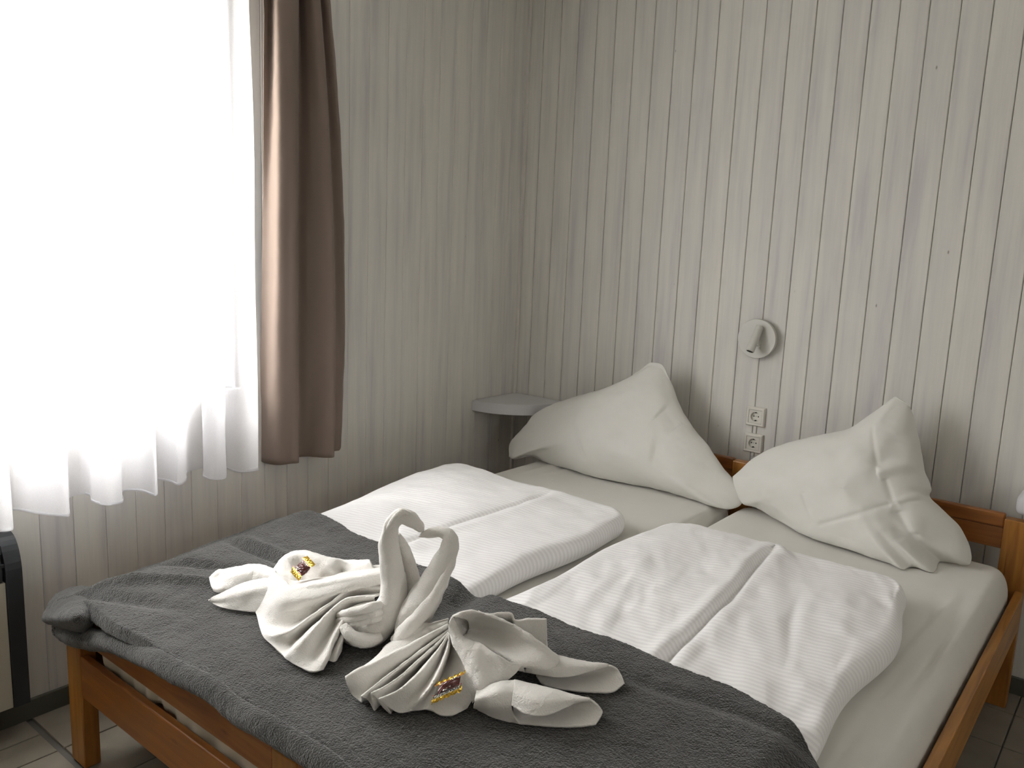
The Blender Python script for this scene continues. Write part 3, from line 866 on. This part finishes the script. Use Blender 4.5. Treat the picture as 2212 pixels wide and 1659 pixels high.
for dz in (-.005, .004): box('mark', LX+.016, LX+.018, -.0354, -.0349, LZ-.030+dz-.001, LZ-.030+dz+.001, m_dark, sw)

# ------------------------------------------------------------------ heater
ht = empty('electric_heater', (.05, -2.7, .1)); tag(ht, 'cream and anthracite electric heater on the wall under the window', 'heater')
def prof_heater(off=0):
    p = [(.012, .10), (.092-off, .10), (.092-off, .50)]
    for a in np.linspace(0, math.pi/2, 10)[1:]: p.append((.012+(.08-off)*math.cos(a)**.8, .50+.112*math.sin(a)))
    return p
def extr(name, prof, y0, y1, mat, parent):
    bm = bmesh.new(); A = [bm.verts.new((x_, y0, z_)) for x_, z_ in prof]; B_ = [bm.verts.new((x_, y1, z_)) for x_, z_ in prof]
    bm.faces.new(A); bm.faces.new(B_[::-1])
    for i in range(len(prof)): j = (i+1) % len(prof); bm.faces.new((A[i], B_[i], B_[j], A[j]))
    bmesh.ops.recalc_face_normals(bm, faces=bm.faces); return bm_obj(name, bm, mat, parent)
extr('end_cap', prof_heater(), -2.398, -2.355, m_heatd, ht)
extr('end_cap', prof_heater(), -3.12, -3.05, m_heatd, ht)
box('front_panel', .012, .088, -3.049, -2.399, .10, .485, m_heatf, ht, .002)
extr('grille_core', [(x_*.93, z_) for x_, z_ in prof_heater(.012) if z_ > .486 or z_ < .0]+[(.012, .487)], -3.049, -2.399, m_dark, ht)
for k in range(13):
    yy = -2.412-k*.05
    pr = [(x_, z_) for x_, z_ in prof_heater(.003) if z_ >= .50]
    pr = [(.088, .487)]+pr+[(.012, .487)]
    extr('grille_bar', pr, yy-.006, yy+.006, m_heatd, ht)
for k, (zz, xo) in enumerate(((.535, .0835), (.57, .068), (.597, .043))):
    box('grille_bar', xo-.012, xo+.004, -3.049, -2.399, zz-.005, zz+.005, m_heatd, ht, .001)

# ------------------------------------------------------------------ curtains
def c3(x, y): return (x*.28933, 800+y*.28933)
hem = [(1928, 735), (1925, 742), (1860, 765), (1790, 768), (1720, 748), (1690, 738), (1682, 795), (1600, 815), (1520, 798), (1523, 725), (1460, 735), (1398, 766), (1390, 825),
       (1330, 850), (1270, 826), (1165, 815), (1168, 938), (1050, 905), (915, 900), (914, 985), (810, 1014), (690, 985), (670, 942), (600, 930), (505, 955),
       (515, 1088), (400, 1092), (300, 1080), (90, 1045), (92, 1185), (0, 1208)]
HZ = .69
plan = [pz(*c3(a, c), HZ)[:2] for a, c in hem]
plan = np.array(plan)
# deepen nothing, only keep clear of the wall
plan[:, 0] = np.clip(plan[:, 0], .03, .30)
ext = [(.15+.05*math.sin(k*1.9), plan[-1][1]-.045*(k+1)) for k in range(17)]
plan = np.r_[plan, ext]
pl2 = cr(plan, 460)
nz = 40
zs_ = np.linspace(HZ, 2.50, nz)
V = []
for i, (a, c) in enumerate(pl2):
    for z_ in zs_:
        t = (z_-HZ)/1.7
        V.append((a*(1-.30*t)+.14*.30*t+.004*math.sin(7*z_+c*30), c+.006*math.sin(3*z_+c*17)*t, z_+(0 if t > 0 else .003*math.sin(c*40))))
o = mesh_obj('voile_curtain', V, grid_faces(len(pl2), nz), m_sheer)
o.name = 'sheer_curtain'
tag(o, 'thin white voile curtain hanging in loose folds over the bright window', 'curtain')
hv = [(a*(1), c, HZ-.001+.003*math.sin(c*40)) for a, c in pl2]
hemo = mesh_obj('hem', [(a+dx, c, z_+dz) for (a, c, z_) in hv for dx, dz in ((0, 0), (0, .008))], [(2*i, 2*i+2, 2*i+3, 2*i+1) for i in range(len(hv)-1)], m_sheer, o)
solid(hemo, .0012)

def c2b(x, y): return (540+x*.3254, 500+y*.3254)
CZ = .655
hb_ = [(57, 1518), (110, 1540), (190, 1550), (270, 1542), (320, 1537), (321, 1520), (324, 1498), (380, 1494), (430, 1497), (500, 1502), (553, 1500), (556, 1480), (556, 1460), (575, 1456), (592, 1453), (603, 1435)]
cp = np.array([pz(*c2b(a, c), CZ)[:2] for a, c in hb_])
ct_px = [(570, 0), (582, 0), (597, 0), (620, 0), (643, 0), (645, 0), (646, 0), (662, 0), (678, 0), (690, 0), (694, 0), (695, 0), (696, 0), (706, 0), (714, 0), (718, 0)]
ctx = [.12, .09, .15, .16, .15, .10, .055, .10, .13, .125, .11, .075, .045, .07, .08, .05]
ctp = np.array([pxx(a, 0, x_)[:2] for (a, _), x_ in zip(ct_px, ctx)])
mid_px = [566, 580, 600, 625, 642, 643, 644, 665, 690, 710, 720, 721, 722, 735, 742, 744]
midp = np.array([pxx(a, 540, x_*.4+c*.6)[:2] for a, x_, c in zip(mid_px, ctx, cp[:, 0])])
A = cr(cp, 170); B_ = cr(midp, 170); C_ = cr(ctp, 170)
zmid = 1.43
nz = 90; V = []
for i in range(170):
    for z_ in np.linspace(CZ, 2.50, nz):
        t = (z_-CZ)/(2.24-CZ); tm = (zmid-CZ)/(2.24-CZ)
        q = A[i]*((t-tm)*(t-1))/((0-tm)*(0-1))+B_[i]*((t-0)*(t-1))/((tm)*(tm-1))+C_[i]*((t-0)*(t-tm))/((1)*(1-tm))
        V.append((q[0], q[1], z_))
o = mesh_obj('curtain', V, grid_faces(170, nz), m_curt)
o.name = 'brown_curtain'
displace(o, .10, .006, 2); solid(o, .0015)
tag(o, 'taupe brown curtain gathered at the right side of the window', 'curtain')

# ------------------------------------------------------------------ towel swans
def c1(x, y): return (420+x*.28933, 1060+y*.28933)
def c2(x, y): return (720+x*.32551, 1060+y*.32551)
def onb(px, py, h):
    z = .56+h
    for _ in range(12):
        p = pz(px, py, z); z = float(blanket_top(np.array([p[0]]), np.array([p[1]]))[0])+.0065+h
    return pz(px, py, z)
def A1(*t): return [onb(*c1(x_, y_), h) for x_, y_, h in t]
def B2(*t): return [onb(*c2(x_, y_), h) for x_, y_, h in t]

# --- swan nearer the window
swA = empty('towel_swan', tuple(onb(*c1(1300, 1120), 0)))
tag(swA, 'white towel folded as a swan, the taller one nearer the window', 'towel swan')
baseA = onb(*c1(1330, 1130), 0)
def nA(x, y, off=0): a = c1(x, y); return pv(a[0], a[1], baseA, off)
dA = float((baseA-CAM)@FWD)
def rA(r): return r*.28933*dA/F
tube('neck', [nA(1150, 1060, -.03), nA(1240, 1080, -.01), nA(1350, 1040, .0), nA(1420, 940, .0), nA(1480, 830, 0), nA(1492, 700, 0), nA(1472, 560, 0), nA(1452, 430, 0), nA(1462, 310, 0), nA(1492, 230, 0), nA(1545, 190, 0),
              nA(1600, 205, 0), nA(1650, 245, 0), nA(1690, 285, 0), nA(1712, 303, 0)],
     [rA(v*1.13) for v in (74, 92, 108, 106, 104, 92, 84, 72, 58, 52, 56, 56, 48, 34, 12)], m_terry, swA, 110, 36, .9, .012, 40, 1)
tube('neck_inner_roll', [nA(1500, 330, -.02), nA(1560, 430, -.03), nA(1600, 560, -.035), nA(1625, 680, -.035), nA(1610, 800, -.03), nA(1560, 900, -.02), nA(1480, 980, 0)],
     [rA(v*1.25) for v in (36, 46, 54, 58, 60, 60, 60)], m_terry, swA, 60, 26, .8)
# lip where the head is folded over
tube('head_fold', [nA(1440, 300, .012), nA(1490, 215, .022), nA(1545, 165, .020), nA(1600, 170, .012)], [rA(v) for v in (14, 22, 24, 16)], m_terry, swA, 30, 16)
for k, (xa, ya, xb, yb_) in enumerate(((1130, 905, 1330, 862), (1125, 950, 1335, 905), (1122, 995, 1330, 950))):
    tube('chest_roll', [nA(xa-60, ya+25, -.02), nA(xa+10, ya+6, .018-.006*k), nA((xa+xb)/2+20, (ya+yb_)/2+6, .040-.006*k), nA(xb+10, yb_, .040), nA(xb+70, yb_-10, .02)],
         [rA(v) for v in (22, 30, 32, 34, 30)], m_terry, swA, 30, 18)
tube('chest_roll', [nA(1110, 1010, .03), nA(1180, 1090, .045), nA(1300, 1120, .04), nA(1400, 1080, .03)], [rA(v) for v in (30, 50, 54, 40)], m_terry, swA, 40, 24)
wingA = [
    A1((1400, 560, .02), (1200, 560, .01), (1000, 600, .01), (800, 640, .01), (700, 650, .005), (640, 620, .0)),
    A1((1440, 592, .13), (1150, 645, .115), (900, 690, .100), (740, 712, .085), (655, 660, .085), (590, 615, .075)),
    A1((1440, 635, .125), (1150, 690, .110), (900, 735, .095), (710, 745, .085), (600, 690, .075), (510, 715, .045)),
    A1((1440, 675, .110), (1150, 745, .095), (900, 810, .080), (700, 840, .066), (600, 850, .050), (457, 830, .006)),
    A1((1430, 700, .090), (1180, 745, .070), (1000, 850, .048), (850, 940, .026), (720, 1010, .012), (560, 1020, .004), (472, 960, .003)),
    A1((1430, 730, .095), (1180, 728, .095), (1020, 835, .080), (860, 950, .062), (720, 1045, .042), (600, 1085, .024), (520, 1090, .005)),
    A1((1420, 760, .082), (1200, 795, .062), (1050, 890, .040), (900, 1005, .018), (760, 1115, .006), (690, 1185, .004), (640, 1208, .003)),
    A1((1350, 790, .092), (1150, 808, .090), (1050, 870, .080), (930, 990, .064), (820, 1110, .046), (740, 1200, .026), (700, 1262, .004)),
    A1((1345, 815, .075), (1180, 860, .060), (1080, 960, .040), (1000, 1080, .024), (930, 1190, .014), (880, 1290, .008), (855, 1348, .004)),
    A1((1340, 842, .075), (1200, 868, .072), (1130, 935, .066), (1065, 1050, .050), (1020, 1150, .036), (990, 1250, .022), (955, 1338, .004)),
    A1((1336, 865, .055), (1220, 900, .050), (1140, 980, .042), (1095, 1060, .030), (1050, 1140, .014), (1010, 1220, .006), (985, 1268, .002)),
    A1((1332, 880, .058), (1230, 915, .056), (1150, 990, .050), (1115, 1070, .040), (1085, 1150, .028), (1060, 1220, .016), (1045, 1276, .003)),
    A1((1330, 895, .04), (1240, 935, .038), (1165, 1005, .030), (1125, 1065, .020), (1112, 1110, .010), (1102, 1150, .006), (1092, 1190, .002))]
sheet('wing', wingA, 190, 110, m_terry, swA, .0045, .005, .035)
backA = [
    A1((575, 620, 0), (590, 612, .055), (620, 660, .060), (650, 710, .045)),
    A1((640, 540, 0), (650, 525, .075), (690, 610, .070), (720, 720, .045)),
    A1((680, 505, 0), (690, 492, .095), (730, 590, .078), (770, 720, .045)),
    A1((760, 475, 0), (770, 464, .105), (810, 590, .074), (860, 720, .045)),
    A1((860, 480, 0), (870, 470, .108), (900, 590, .082), (950, 720, .050)),
    A1((990, 520, 0), (1000, 508, .098), (1030, 600, .090), (1080, 700, .055)),
    A1((1060, 530, 0), (1070, 518, .094), (1100, 600, .072), (1140, 680, .055)),
    A1((1120, 545, 0), (1130, 532, .080), (1160, 610, .078), (1200, 680, .060)),
    A1((1230, 540, 0), (1240, 528, .090), (1260, 600, .082), (1300, 670, .070)),
    A1((1300, 540, 0), (1312, 526, .100), (1340, 580, .090), (1390, 640, .080))]
sheet('back', backA, 90, 50, m_terry, swA, .0045, .008, .03)
tailA = [
    A1((620, 610, 0), (490, 590, 0), (350, 590, 0), (200, 620, 0), (130, 660, 0)),
    A1((610, 600, .062), (490, 558, .060), (350, 566, .050), (230, 590, .042), (178, 596, .036), (112, 652, .030)),
    A1((600, 640, .072), (470, 600, .064), (340, 620, .055), (240, 650, .044), (190, 665, .030), (118, 690, .028)),
    A1((590, 670, .060), (450, 660, .050), (330, 690, .040), (230, 720, .030), (180, 730, .030), (130, 725, .026)),
    A1((580, 690, .045), (450, 700, .035), (320, 740, .024), (240, 760, .018), (190, 760, .022), (150, 752, .018))]
sheet('tail', tailA, 60, 80, m_terry, swA, .0045, .006, .025)
tailA2 = [
    A1((590, 650, .070), (470, 665, .056), (350, 697, .045), (230, 752, .030), (150, 790, .018), (104, 817, .010)),
    A1((560, 720, .060), (450, 740, .050), (340, 765, .038), (230, 800, .024), (160, 815, .014), (115, 822, .007)),
    A1((530, 800, .036), (430, 810, .028), (330, 830, .020), (240, 840, .012), (180, 838, .007), (135, 832, .004)),
    A1((500, 906, .002), (420, 906, .002), (320, 893, .002), (230, 878, .002), (180, 864, .002), (145, 845, .002))]
sheet('tail', tailA2, 40, 80, m_terry, swA, .0045, .004, .03)

# --- swan nearer the foot of the bed
swB = empty('towel_swan', tuple(onb(*c2(450, 1000), 0)))
tag(swB, 'white towel folded as a swan with fanned pleats and two tail flaps', 'towel swan')
baseB = onb(*c2(470, 1040), .0)
def nB(x, y, off=0): a = c2(x, y); return pv(a[0], a[1], baseB, off)
dB = float((baseB-CAM)@FWD)
def rB(r): return r*.32551*dB/F
offb = float((baseA-CAM)@FH-(baseB-CAM)@FH)           # bring the beaks together
ob = [0, 0, 0, 0, -.2, -.4, -.6, -.8, -1, -1, -1]
ob = [v*max(0.0, 1.0)*abs(offb) for v in ob]
cl = [(500, 1010, 92), (520, 900, 108), (560, 800, 112), (625, 690, 106), (690, 560, 92), (745, 450, 76), (775, 360, 62), (765, 295, 48), (710, 272, 38), (650, 281, 33), (595, 293, 24), (563, 305, 7)]
ob = np.interp(np.arange(len(cl)), [0, 3, 8, 11], [0, 0, -.8*abs(offb), -abs(offb)])
tube('neck', [nB(x_, y_, -abs(o_) if offb > 0 else abs(o_)) for (x_, y_, _), o_ in zip(cl, ob)], [rB(r_*1.13) for *_, r_ in cl], m_terry, swB, 110, 36, .85, .02, 55, 1)
tube('neck_wrap', [nB(430, 1060, .03), nB(460, 960, .055), nB(560, 850, .055), nB(650, 740, .045), nB(730, 600, .03), nB(790, 450, .01)],
     [rB(v) for v in (40, 52, 46, 40, 30, 16)], m_terry, swB, 60, 24)
tube('chest_roll', [nB(405, 990, .02), nB(480, 935, .05), nB(590, 920, .05), nB(690, 900, .02)], [rB(v) for v in (28, 40, 42, 24)], m_terry, swB, 40, 22)
fanB = [
    B2((765, 850, .02), (600, 900, .01), (450, 970, .01), (340, 1035, .01), (330, 1060, .002)),
    B2((762, 868, .105), (640, 905, .085), (560, 935, .07), (450, 985, .055), (350, 1035, .035), (330, 1078, .004)),
    B2((764, 880, .098), (620, 960, .070), (480, 1035, .055), (380, 1085, .045), (240, 1165, .035), (120, 1225, .030)),
    B2((765, 890, .105), (600, 975, .085), (460, 1050, .070), (310, 1125, .062), (160, 1195, .054), (80, 1245, .045)),
    B2((765, 905, .095), (620, 1005, .072), (480, 1105, .055), (330, 1205, .038), (210, 1295, .022), (120, 1345, .006)),
    B2((766, 920, .085), (640, 1020, .050), (500, 1130, .026), (370, 1240, .010), (250, 1350, .003), (183, 1400, .001)),
    B2((766, 926, .095), (650, 1012, .078), (520, 1108, .066), (400, 1200, .056), (280, 1292, .048), (188, 1368, .040)),
    B2((767, 932, .090), (660, 1035, .055), (530, 1140, .036), (410, 1240, .022), (310, 1340, .012), (240, 1400, .012)),
    B2((768, 936, .085), (672, 1045, .040), (545, 1165, .018), (425, 1285, .006), (335, 1390, .002), (272, 1455, .001)),
    B2((768, 938, .095), (682, 1022, .080), (562, 1130, .068), (455, 1225, .058), (345, 1300, .050), (250, 1345, .042)),
    B2((769, 940, .088), (695, 1045, .050), (585, 1160, .030), (475, 1270, .018), (380, 1370, .010), (330, 1430, .010)),
    B2((770, 942, .082), (702, 1055, .038), (602, 1175, .016), (502, 1290, .006), (425, 1395, .002), (378, 1476, .001)),
    B2((771, 944, .100), (722, 1022, .086), (642, 1130, .074), (542, 1240, .062), (425, 1330, .052), (303, 1385, .042)),
    B2((772, 947, .094), (742, 1045, .066), (690, 1170, .048), (610, 1290, .034), (520, 1390, .020), (430, 1472, .004)),
    B2((774, 950, .105), (762, 1042, .086), (724, 1150, .074), (668, 1270, .060), (598, 1370, .040), (540, 1455, .006)),
    B2((776, 954, .092), (776, 1052, .056), (742, 1165, .038), (695, 1275, .024), (655, 1380, .010), (638, 1456, .002)),
    B2((778, 958, .096), (802, 1062, .066), (802, 1172, .048), (780, 1285, .034), (748, 1400, .016), (712, 1490, .003)),
    B2((780, 960, .098), (828, 1065, .072), (858, 1155, .058), (878, 1255, .040), (868, 1370, .018), (800, 1488, .003)),
    B2((782, 960, .098), (838, 1060, .074), (880, 1155, .060), (925, 1255, .044), (935, 1350, .020), (885, 1442, .003))]
sheet('wing', fanB, 280, 100, m_terry, swB, .0045, .003, .03)
colB = [
    B2((774, 945, .108), (805, 1035, .092), (850, 1120, .078), (892, 1220, .062), (915, 1320, .040), (925, 1405, .010)),
    B2((770, 915, .125), (840, 1010, .108), (910, 1100, .092), (960, 1200, .074), (985, 1290, .056), (1000, 1350, .034)),
    B2((768, 880, .138), (850, 975, .112), (960, 1070, .096), (1040, 1160, .074), (1100, 1225, .062), (1170, 1245, .055)),
    B2((790, 835, .148), (855, 960, .108), (990, 1025, .102), (1100, 1095, .094), (1180, 1140, .084), (1258, 1150, .076))]
sheet('collar', colB, 70, 90, m_terry, swB, .0045, .006, .03)
panB = [
    B2((860, 1000, .070), (955, 1040, .066), (1060, 1100, .064), (1150, 1145, .060), (1220, 1185, .054), (1270, 1200, .046)),
    B2((862, 972, .090), (960, 1005, .084), (1070, 1062, .082), (1160, 1110, .080), (1230, 1150, .074), (1270, 1165, .064)),
    B2((885, 950, .080), (1000, 962, .078), (1130, 1020, .080), (1250, 1080, .082), (1340, 1135, .076), (1412, 1188, .060)),
    B2((900, 905, .090), (1040, 900, .095), (1170, 950, .100), (1300, 1020, .096), (1400, 1085, .084), (1470, 1165, .062)),
    B2((880, 850, .130), (980, 835, .130), (1110, 872, .128), (1230, 935, .120), (1360, 1020, .102), (1502, 1130, .070)),
    B2((790, 838, .148), (860, 803, .150), (960, 805, .146), (1100, 850, .138), (1220, 905, .126), (1350, 995, .106), (1490, 1100, .075)),
    B2((860, 830, .06), (960, 830, .05), (1100, 880, .03), (1250, 960, .02), (1400, 1060, .03), (1480, 1110, .05))]
sheet('collar', [
    B2((786, 842, .146), (796, 885, .130), (822, 940, .112), (852, 975, .092)),
    B2((835, 822, .140), (845, 880, .104), (858, 930, .088), (872, 972, .076)),
    B2((900, 815, .132), (892, 870, .096), (890, 925, .080), (892, 965, .070)),
    B2((960, 812, .130), (940, 865, .096), (925, 925, .078), (912, 968, .066))], 30, 30, m_terry, swB, .004, .003, .03)
sheet('body', panB, 80, 100, m_terry, swB, .0045, .006, .03)
backB = [
    B2((960, 800, .130), (975, 860, .09), (1000, 900, .04)),
    B2((1010, 822, .120), (1040, 880, .08), (1060, 930, .03)),
    B2((1100, 812, .122), (1130, 880, .08), (1150, 940, .03)),
    B2((1180, 818, .118), (1195, 880, .08), (1210, 960, .03)),
    B2((1205, 860, .105), (1230, 920, .08), (1260, 990, .03)),
    B2((1300, 850, .110), (1320, 930, .07), (1340, 1020, .025)),
    B2((1385, 852, .110), (1395, 940, .065), (1400, 1040, .02)),
    B2((1416, 856, .108), (1418, 950, .060), (1419, 1060, .015))]
sheet('back', backB, 70, 40, m_terry, swB, .005, .003, .03)
tBu = [
    B2((1300, 1100, .01), (1420, 1110, .0), (1520, 1122, .0), (1660, 1150, .0), (1790, 1170, .0), (1815, 1165, .0)),
    B2((1300, 1080, .060), (1420, 1092, .056), (1520, 1106, .050), (1660, 1136, .044), (1780, 1150, .040), (1822, 1156, .036)),
    B2((1290, 1150, .062), (1400, 1160, .060), (1520, 1165, .055), (1660, 1165, .047), (1780, 1163, .040), (1823, 1158, .036)),
    B2((1270, 1200, .040), (1350, 1214, .040), (1480, 1236, .036), (1600, 1229, .036), (1720, 1192, .037), (1824, 1160, .035))]
sheet('tail', tBu, 40, 90, m_terry, swB, .0045, .004, .03)
tBl = [
    B2((1380, 1170, .010), (1550, 1165, .012), (1700, 1160, .022), (1820, 1158, .034), (1855, 1166, .032)),
    B2((1345, 1220, .012), (1500, 1235, .008), (1650, 1215, .008), (1800, 1200, .014), (1892, 1192, .022)),
    B2((1370, 1265, .004), (1500, 1285, .004), (1650, 1285, .004), (1800, 1275, .005), (1918, 1240, .014)),
    B2((1410, 1296, .002), (1550, 1325, .001), (1700, 1338, .001), (1850, 1336, .001), (1931, 1282, .005))]
sheet('tail', tBl, 40, 80, m_terry, swB, .0045, .003, .03)
gB = [
    B2((950, 1330, .045), (1100, 1272, .060), (1218, 1262, .056)),
    B2((940, 1395, .044), (1080, 1345, .060), (1195, 1335, .055)),
    B2((930, 1432, .014), (1060, 1425, .040), (1183, 1412, .042)),
    B2((940, 1440, .002), (1060, 1478, .010), (1192, 1478, .024)),
    B2((945, 1446, .001), (1090, 1510, .001), (1243, 1546, .001))]
sheet('tail', gB, 50, 60, m_terry, swB, .0045, .004, .03)
kB = [
    B2((1190, 1280, .01), (1400, 1325, .005), (1560, 1362, .005), (1700, 1395, .002)),
    B2((1200, 1262, .058), (1400, 1308, .052), (1560, 1350, .044), (1700, 1384, .034)),
    B2((1195, 1335, .062), (1370, 1388, .058), (1530, 1392, .048), (1702, 1386, .034)),
    B2((1186, 1425, .042), (1280, 1483, .038), (1410, 1494, .037), (1540, 1440, .037), (1620, 1400, .035), (1704, 1387, .033))]
sheet('tail', kB, 44, 90, m_terry, swB, .0045, .004, .03)
mB = [
    B2((1200, 1400, .010), (1400, 1410, .010), (1600, 1390, .018), (1702, 1386, .032), (1725, 1398, .030)),
    B2((1195, 1460, .008), (1400, 1480, .005), (1600, 1445, .008), (1762, 1430, .020)),
    B2((1215, 1510, .003), (1400, 1530, .003), (1600, 1515, .003), (1787, 1470, .010)),
    B2((1243, 1546, .001), (1400, 1560, .001), (1600, 1568, .001), (1742, 1552, .001))]
sheet('tail', mB, 40, 80, m_terry, swB, .0045, .003, .03)

# ------------------------------------------------------------------ wrapped sweets
def sweet(label, P, Q, side, name='wrapped_sweet', text=None):
    """P, Q: ends of the long axis of the wrapper; wid: half width"""
    P, Q, sd = Vector(P), Vector(Q), Vector(side)
    ax = (Q-P); Ln = ax.length; ax.normalize(); wid = sd.length/2; sd.normalize(); up = sd.cross(-ax).normalized()
    e = empty(name, tuple((P+Q)/2)); tag(e, label, 'sweet')
    def W(u, v, h): return P+ax*(u*Ln)+sd*(v*wid)+up*h
    # filled middle
    vs, fs = [], []
    n, m = 14, 18
    for i in range(n):
        u = .20+.60*i/(n-1)
        th = .011*max(0.0, math.sin(math.pi*i/(n-1)))**.5+.001
        for j in range(m):
            a = 2*math.pi*j/m
            cr_ = .0012*math.sin(5*a+i*1.7)
            vs.append(W(u, .82*math.cos(a), (th+cr_)*math.sin(a)+.008))
    fs = grid_faces(n, m, True)+[tuple(range(m))[::-1], tuple(range((n-1)*m, n*m))]
    o = mesh_obj('filling', vs, fs, m_choc, e, False)
    # pale opaque patches stand in for glints of the clear wrapper
    vs = []
    for i in range(10):
        u = .26+.48*i/9
        for j in range(7):
            v = -.75+1.5*j/6
            vs.append(W(u, v, .0205*math.cos(v*1.0)*(.85+.1*math.sin(i*2.1+j*1.3))))
    fc = [f_ for k_, f_ in enumerate(grid_faces(10, 7)) if (k_*7) % 5 in (0, 3)]
    mesh_obj('film_glints', vs, fc, m_glint, e, False)
    # gold crimped ends with zigzag edges
    for s_ in (0, 1):
        vs = []; K = 14
        for i in range(6):
            u = (.24-.24*i/5) if s_ == 0 else (.76+.24*i/5)
            for j in range(K+1):
                v = -1.12+2.24*j/K
                zz = .008+.003*math.sin(j*2.4+i)*(i/5)+.004*(1-i/5)
                ue = u+(0 if i < 5 else (.006 if j % 2 else -.006))
                vs.append(W(ue, v, zz))
        g = mesh_obj('wrapper_end', vs, grid_faces(6, K+1), m_gold, e, False); solid(g, .0006)
        # red line beside the gold
        u0 = .25 if s_ == 0 else .73
        vs = [W(u0+.02*a_, -1.1+2.2*j/8, .0150+.0012*math.sin(j)) for a_ in (0, 1) for j in range(9)]
        g = mesh_obj('red_stripe', vs, grid_faces(2, 9), m_redp, e, False); solid(g, .0005)
    if text:
        cu = bpy.data.curves.new('t', 'FONT'); cu.body = text; cu.size = .0125; cu.align_x = 'CENTER'; cu.shear = .3; cu.extrude = .0001; cu.offset = .0003
        to = bpy.data.objects.new('t', cu); COL.objects.link(to)
        dg = bpy.context.evaluated_depsgraph_get(); me = bpy.data.meshes.new_from_object(to.evaluated_get(dg))
        bpy.data.objects.remove(to)
        # along the width of the wrapper on its near end, above a white band
        tx = sd; ty = -ax
        if text:
            vs = [W(.80+.13*a_, -1.0+2.0*j/8, .0155) for a_ in (0, 1) for j in range(9)]
            g = mesh_obj('label_band', vs, grid_faces(2, 9), m_label, e, False); solid(g, .0004)
        mm = Matrix((tuple(tx), tuple(ty), tuple(tx.cross(ty)))).transposed().to_4x4(); mm.translation = W(.915, 0, .0165)
        me.transform(mm); me.materials.clear(); me.materials.append(m_black)
        to = bpy.data.objects.new('lettering', me); COL.objects.link(to); to.parent = e; to.matrix_parent_inverse = Matrix.Translation(e.location).inverted()
    return e
def c8(x, y): return (900+x*.07836, 1430+y*.07836)
p = onb(*c8(960, 480), .056); q = onb(*c8(830, 1060), .040)
sd_ = onb(*c8(1330, 330), .062)-onb(*c8(570, 655), .050)
sweet('gold-ended wrapped sweet with lettering lying on the fanned pleats', p, q, sd_*.95, text='OTDINGU')
def c7(x, y): return (580+x*.07233, 1180+y*.07233)
p = onb(*c7(1330, 470), .110); q = onb(*c7(830, 960), .082)
sd_ = onb(*c7(960, 1080), .080)-onb(*c7(740, 830), .082)
sweet('gold and red wrapped sweet tucked behind the wing near the window', p, q, sd_)

# repeats carry a group phrase
for o_ in bpy.data.objects:
    c_ = o_.get('category')
    g_ = {'pillow': 'propped pillows at the head of the bed', 'mattress': 'mattresses side by side', 'duvet': 'folded striped duvets',
          'towel swan': 'pair of towel swans', 'sweet': 'wrapped sweets on the towel swans', 'socket': 'cream wall sockets', 'cable duct': 'short cable ducts at the sockets'}.get(c_)
    if g_: o_['group'] = g_
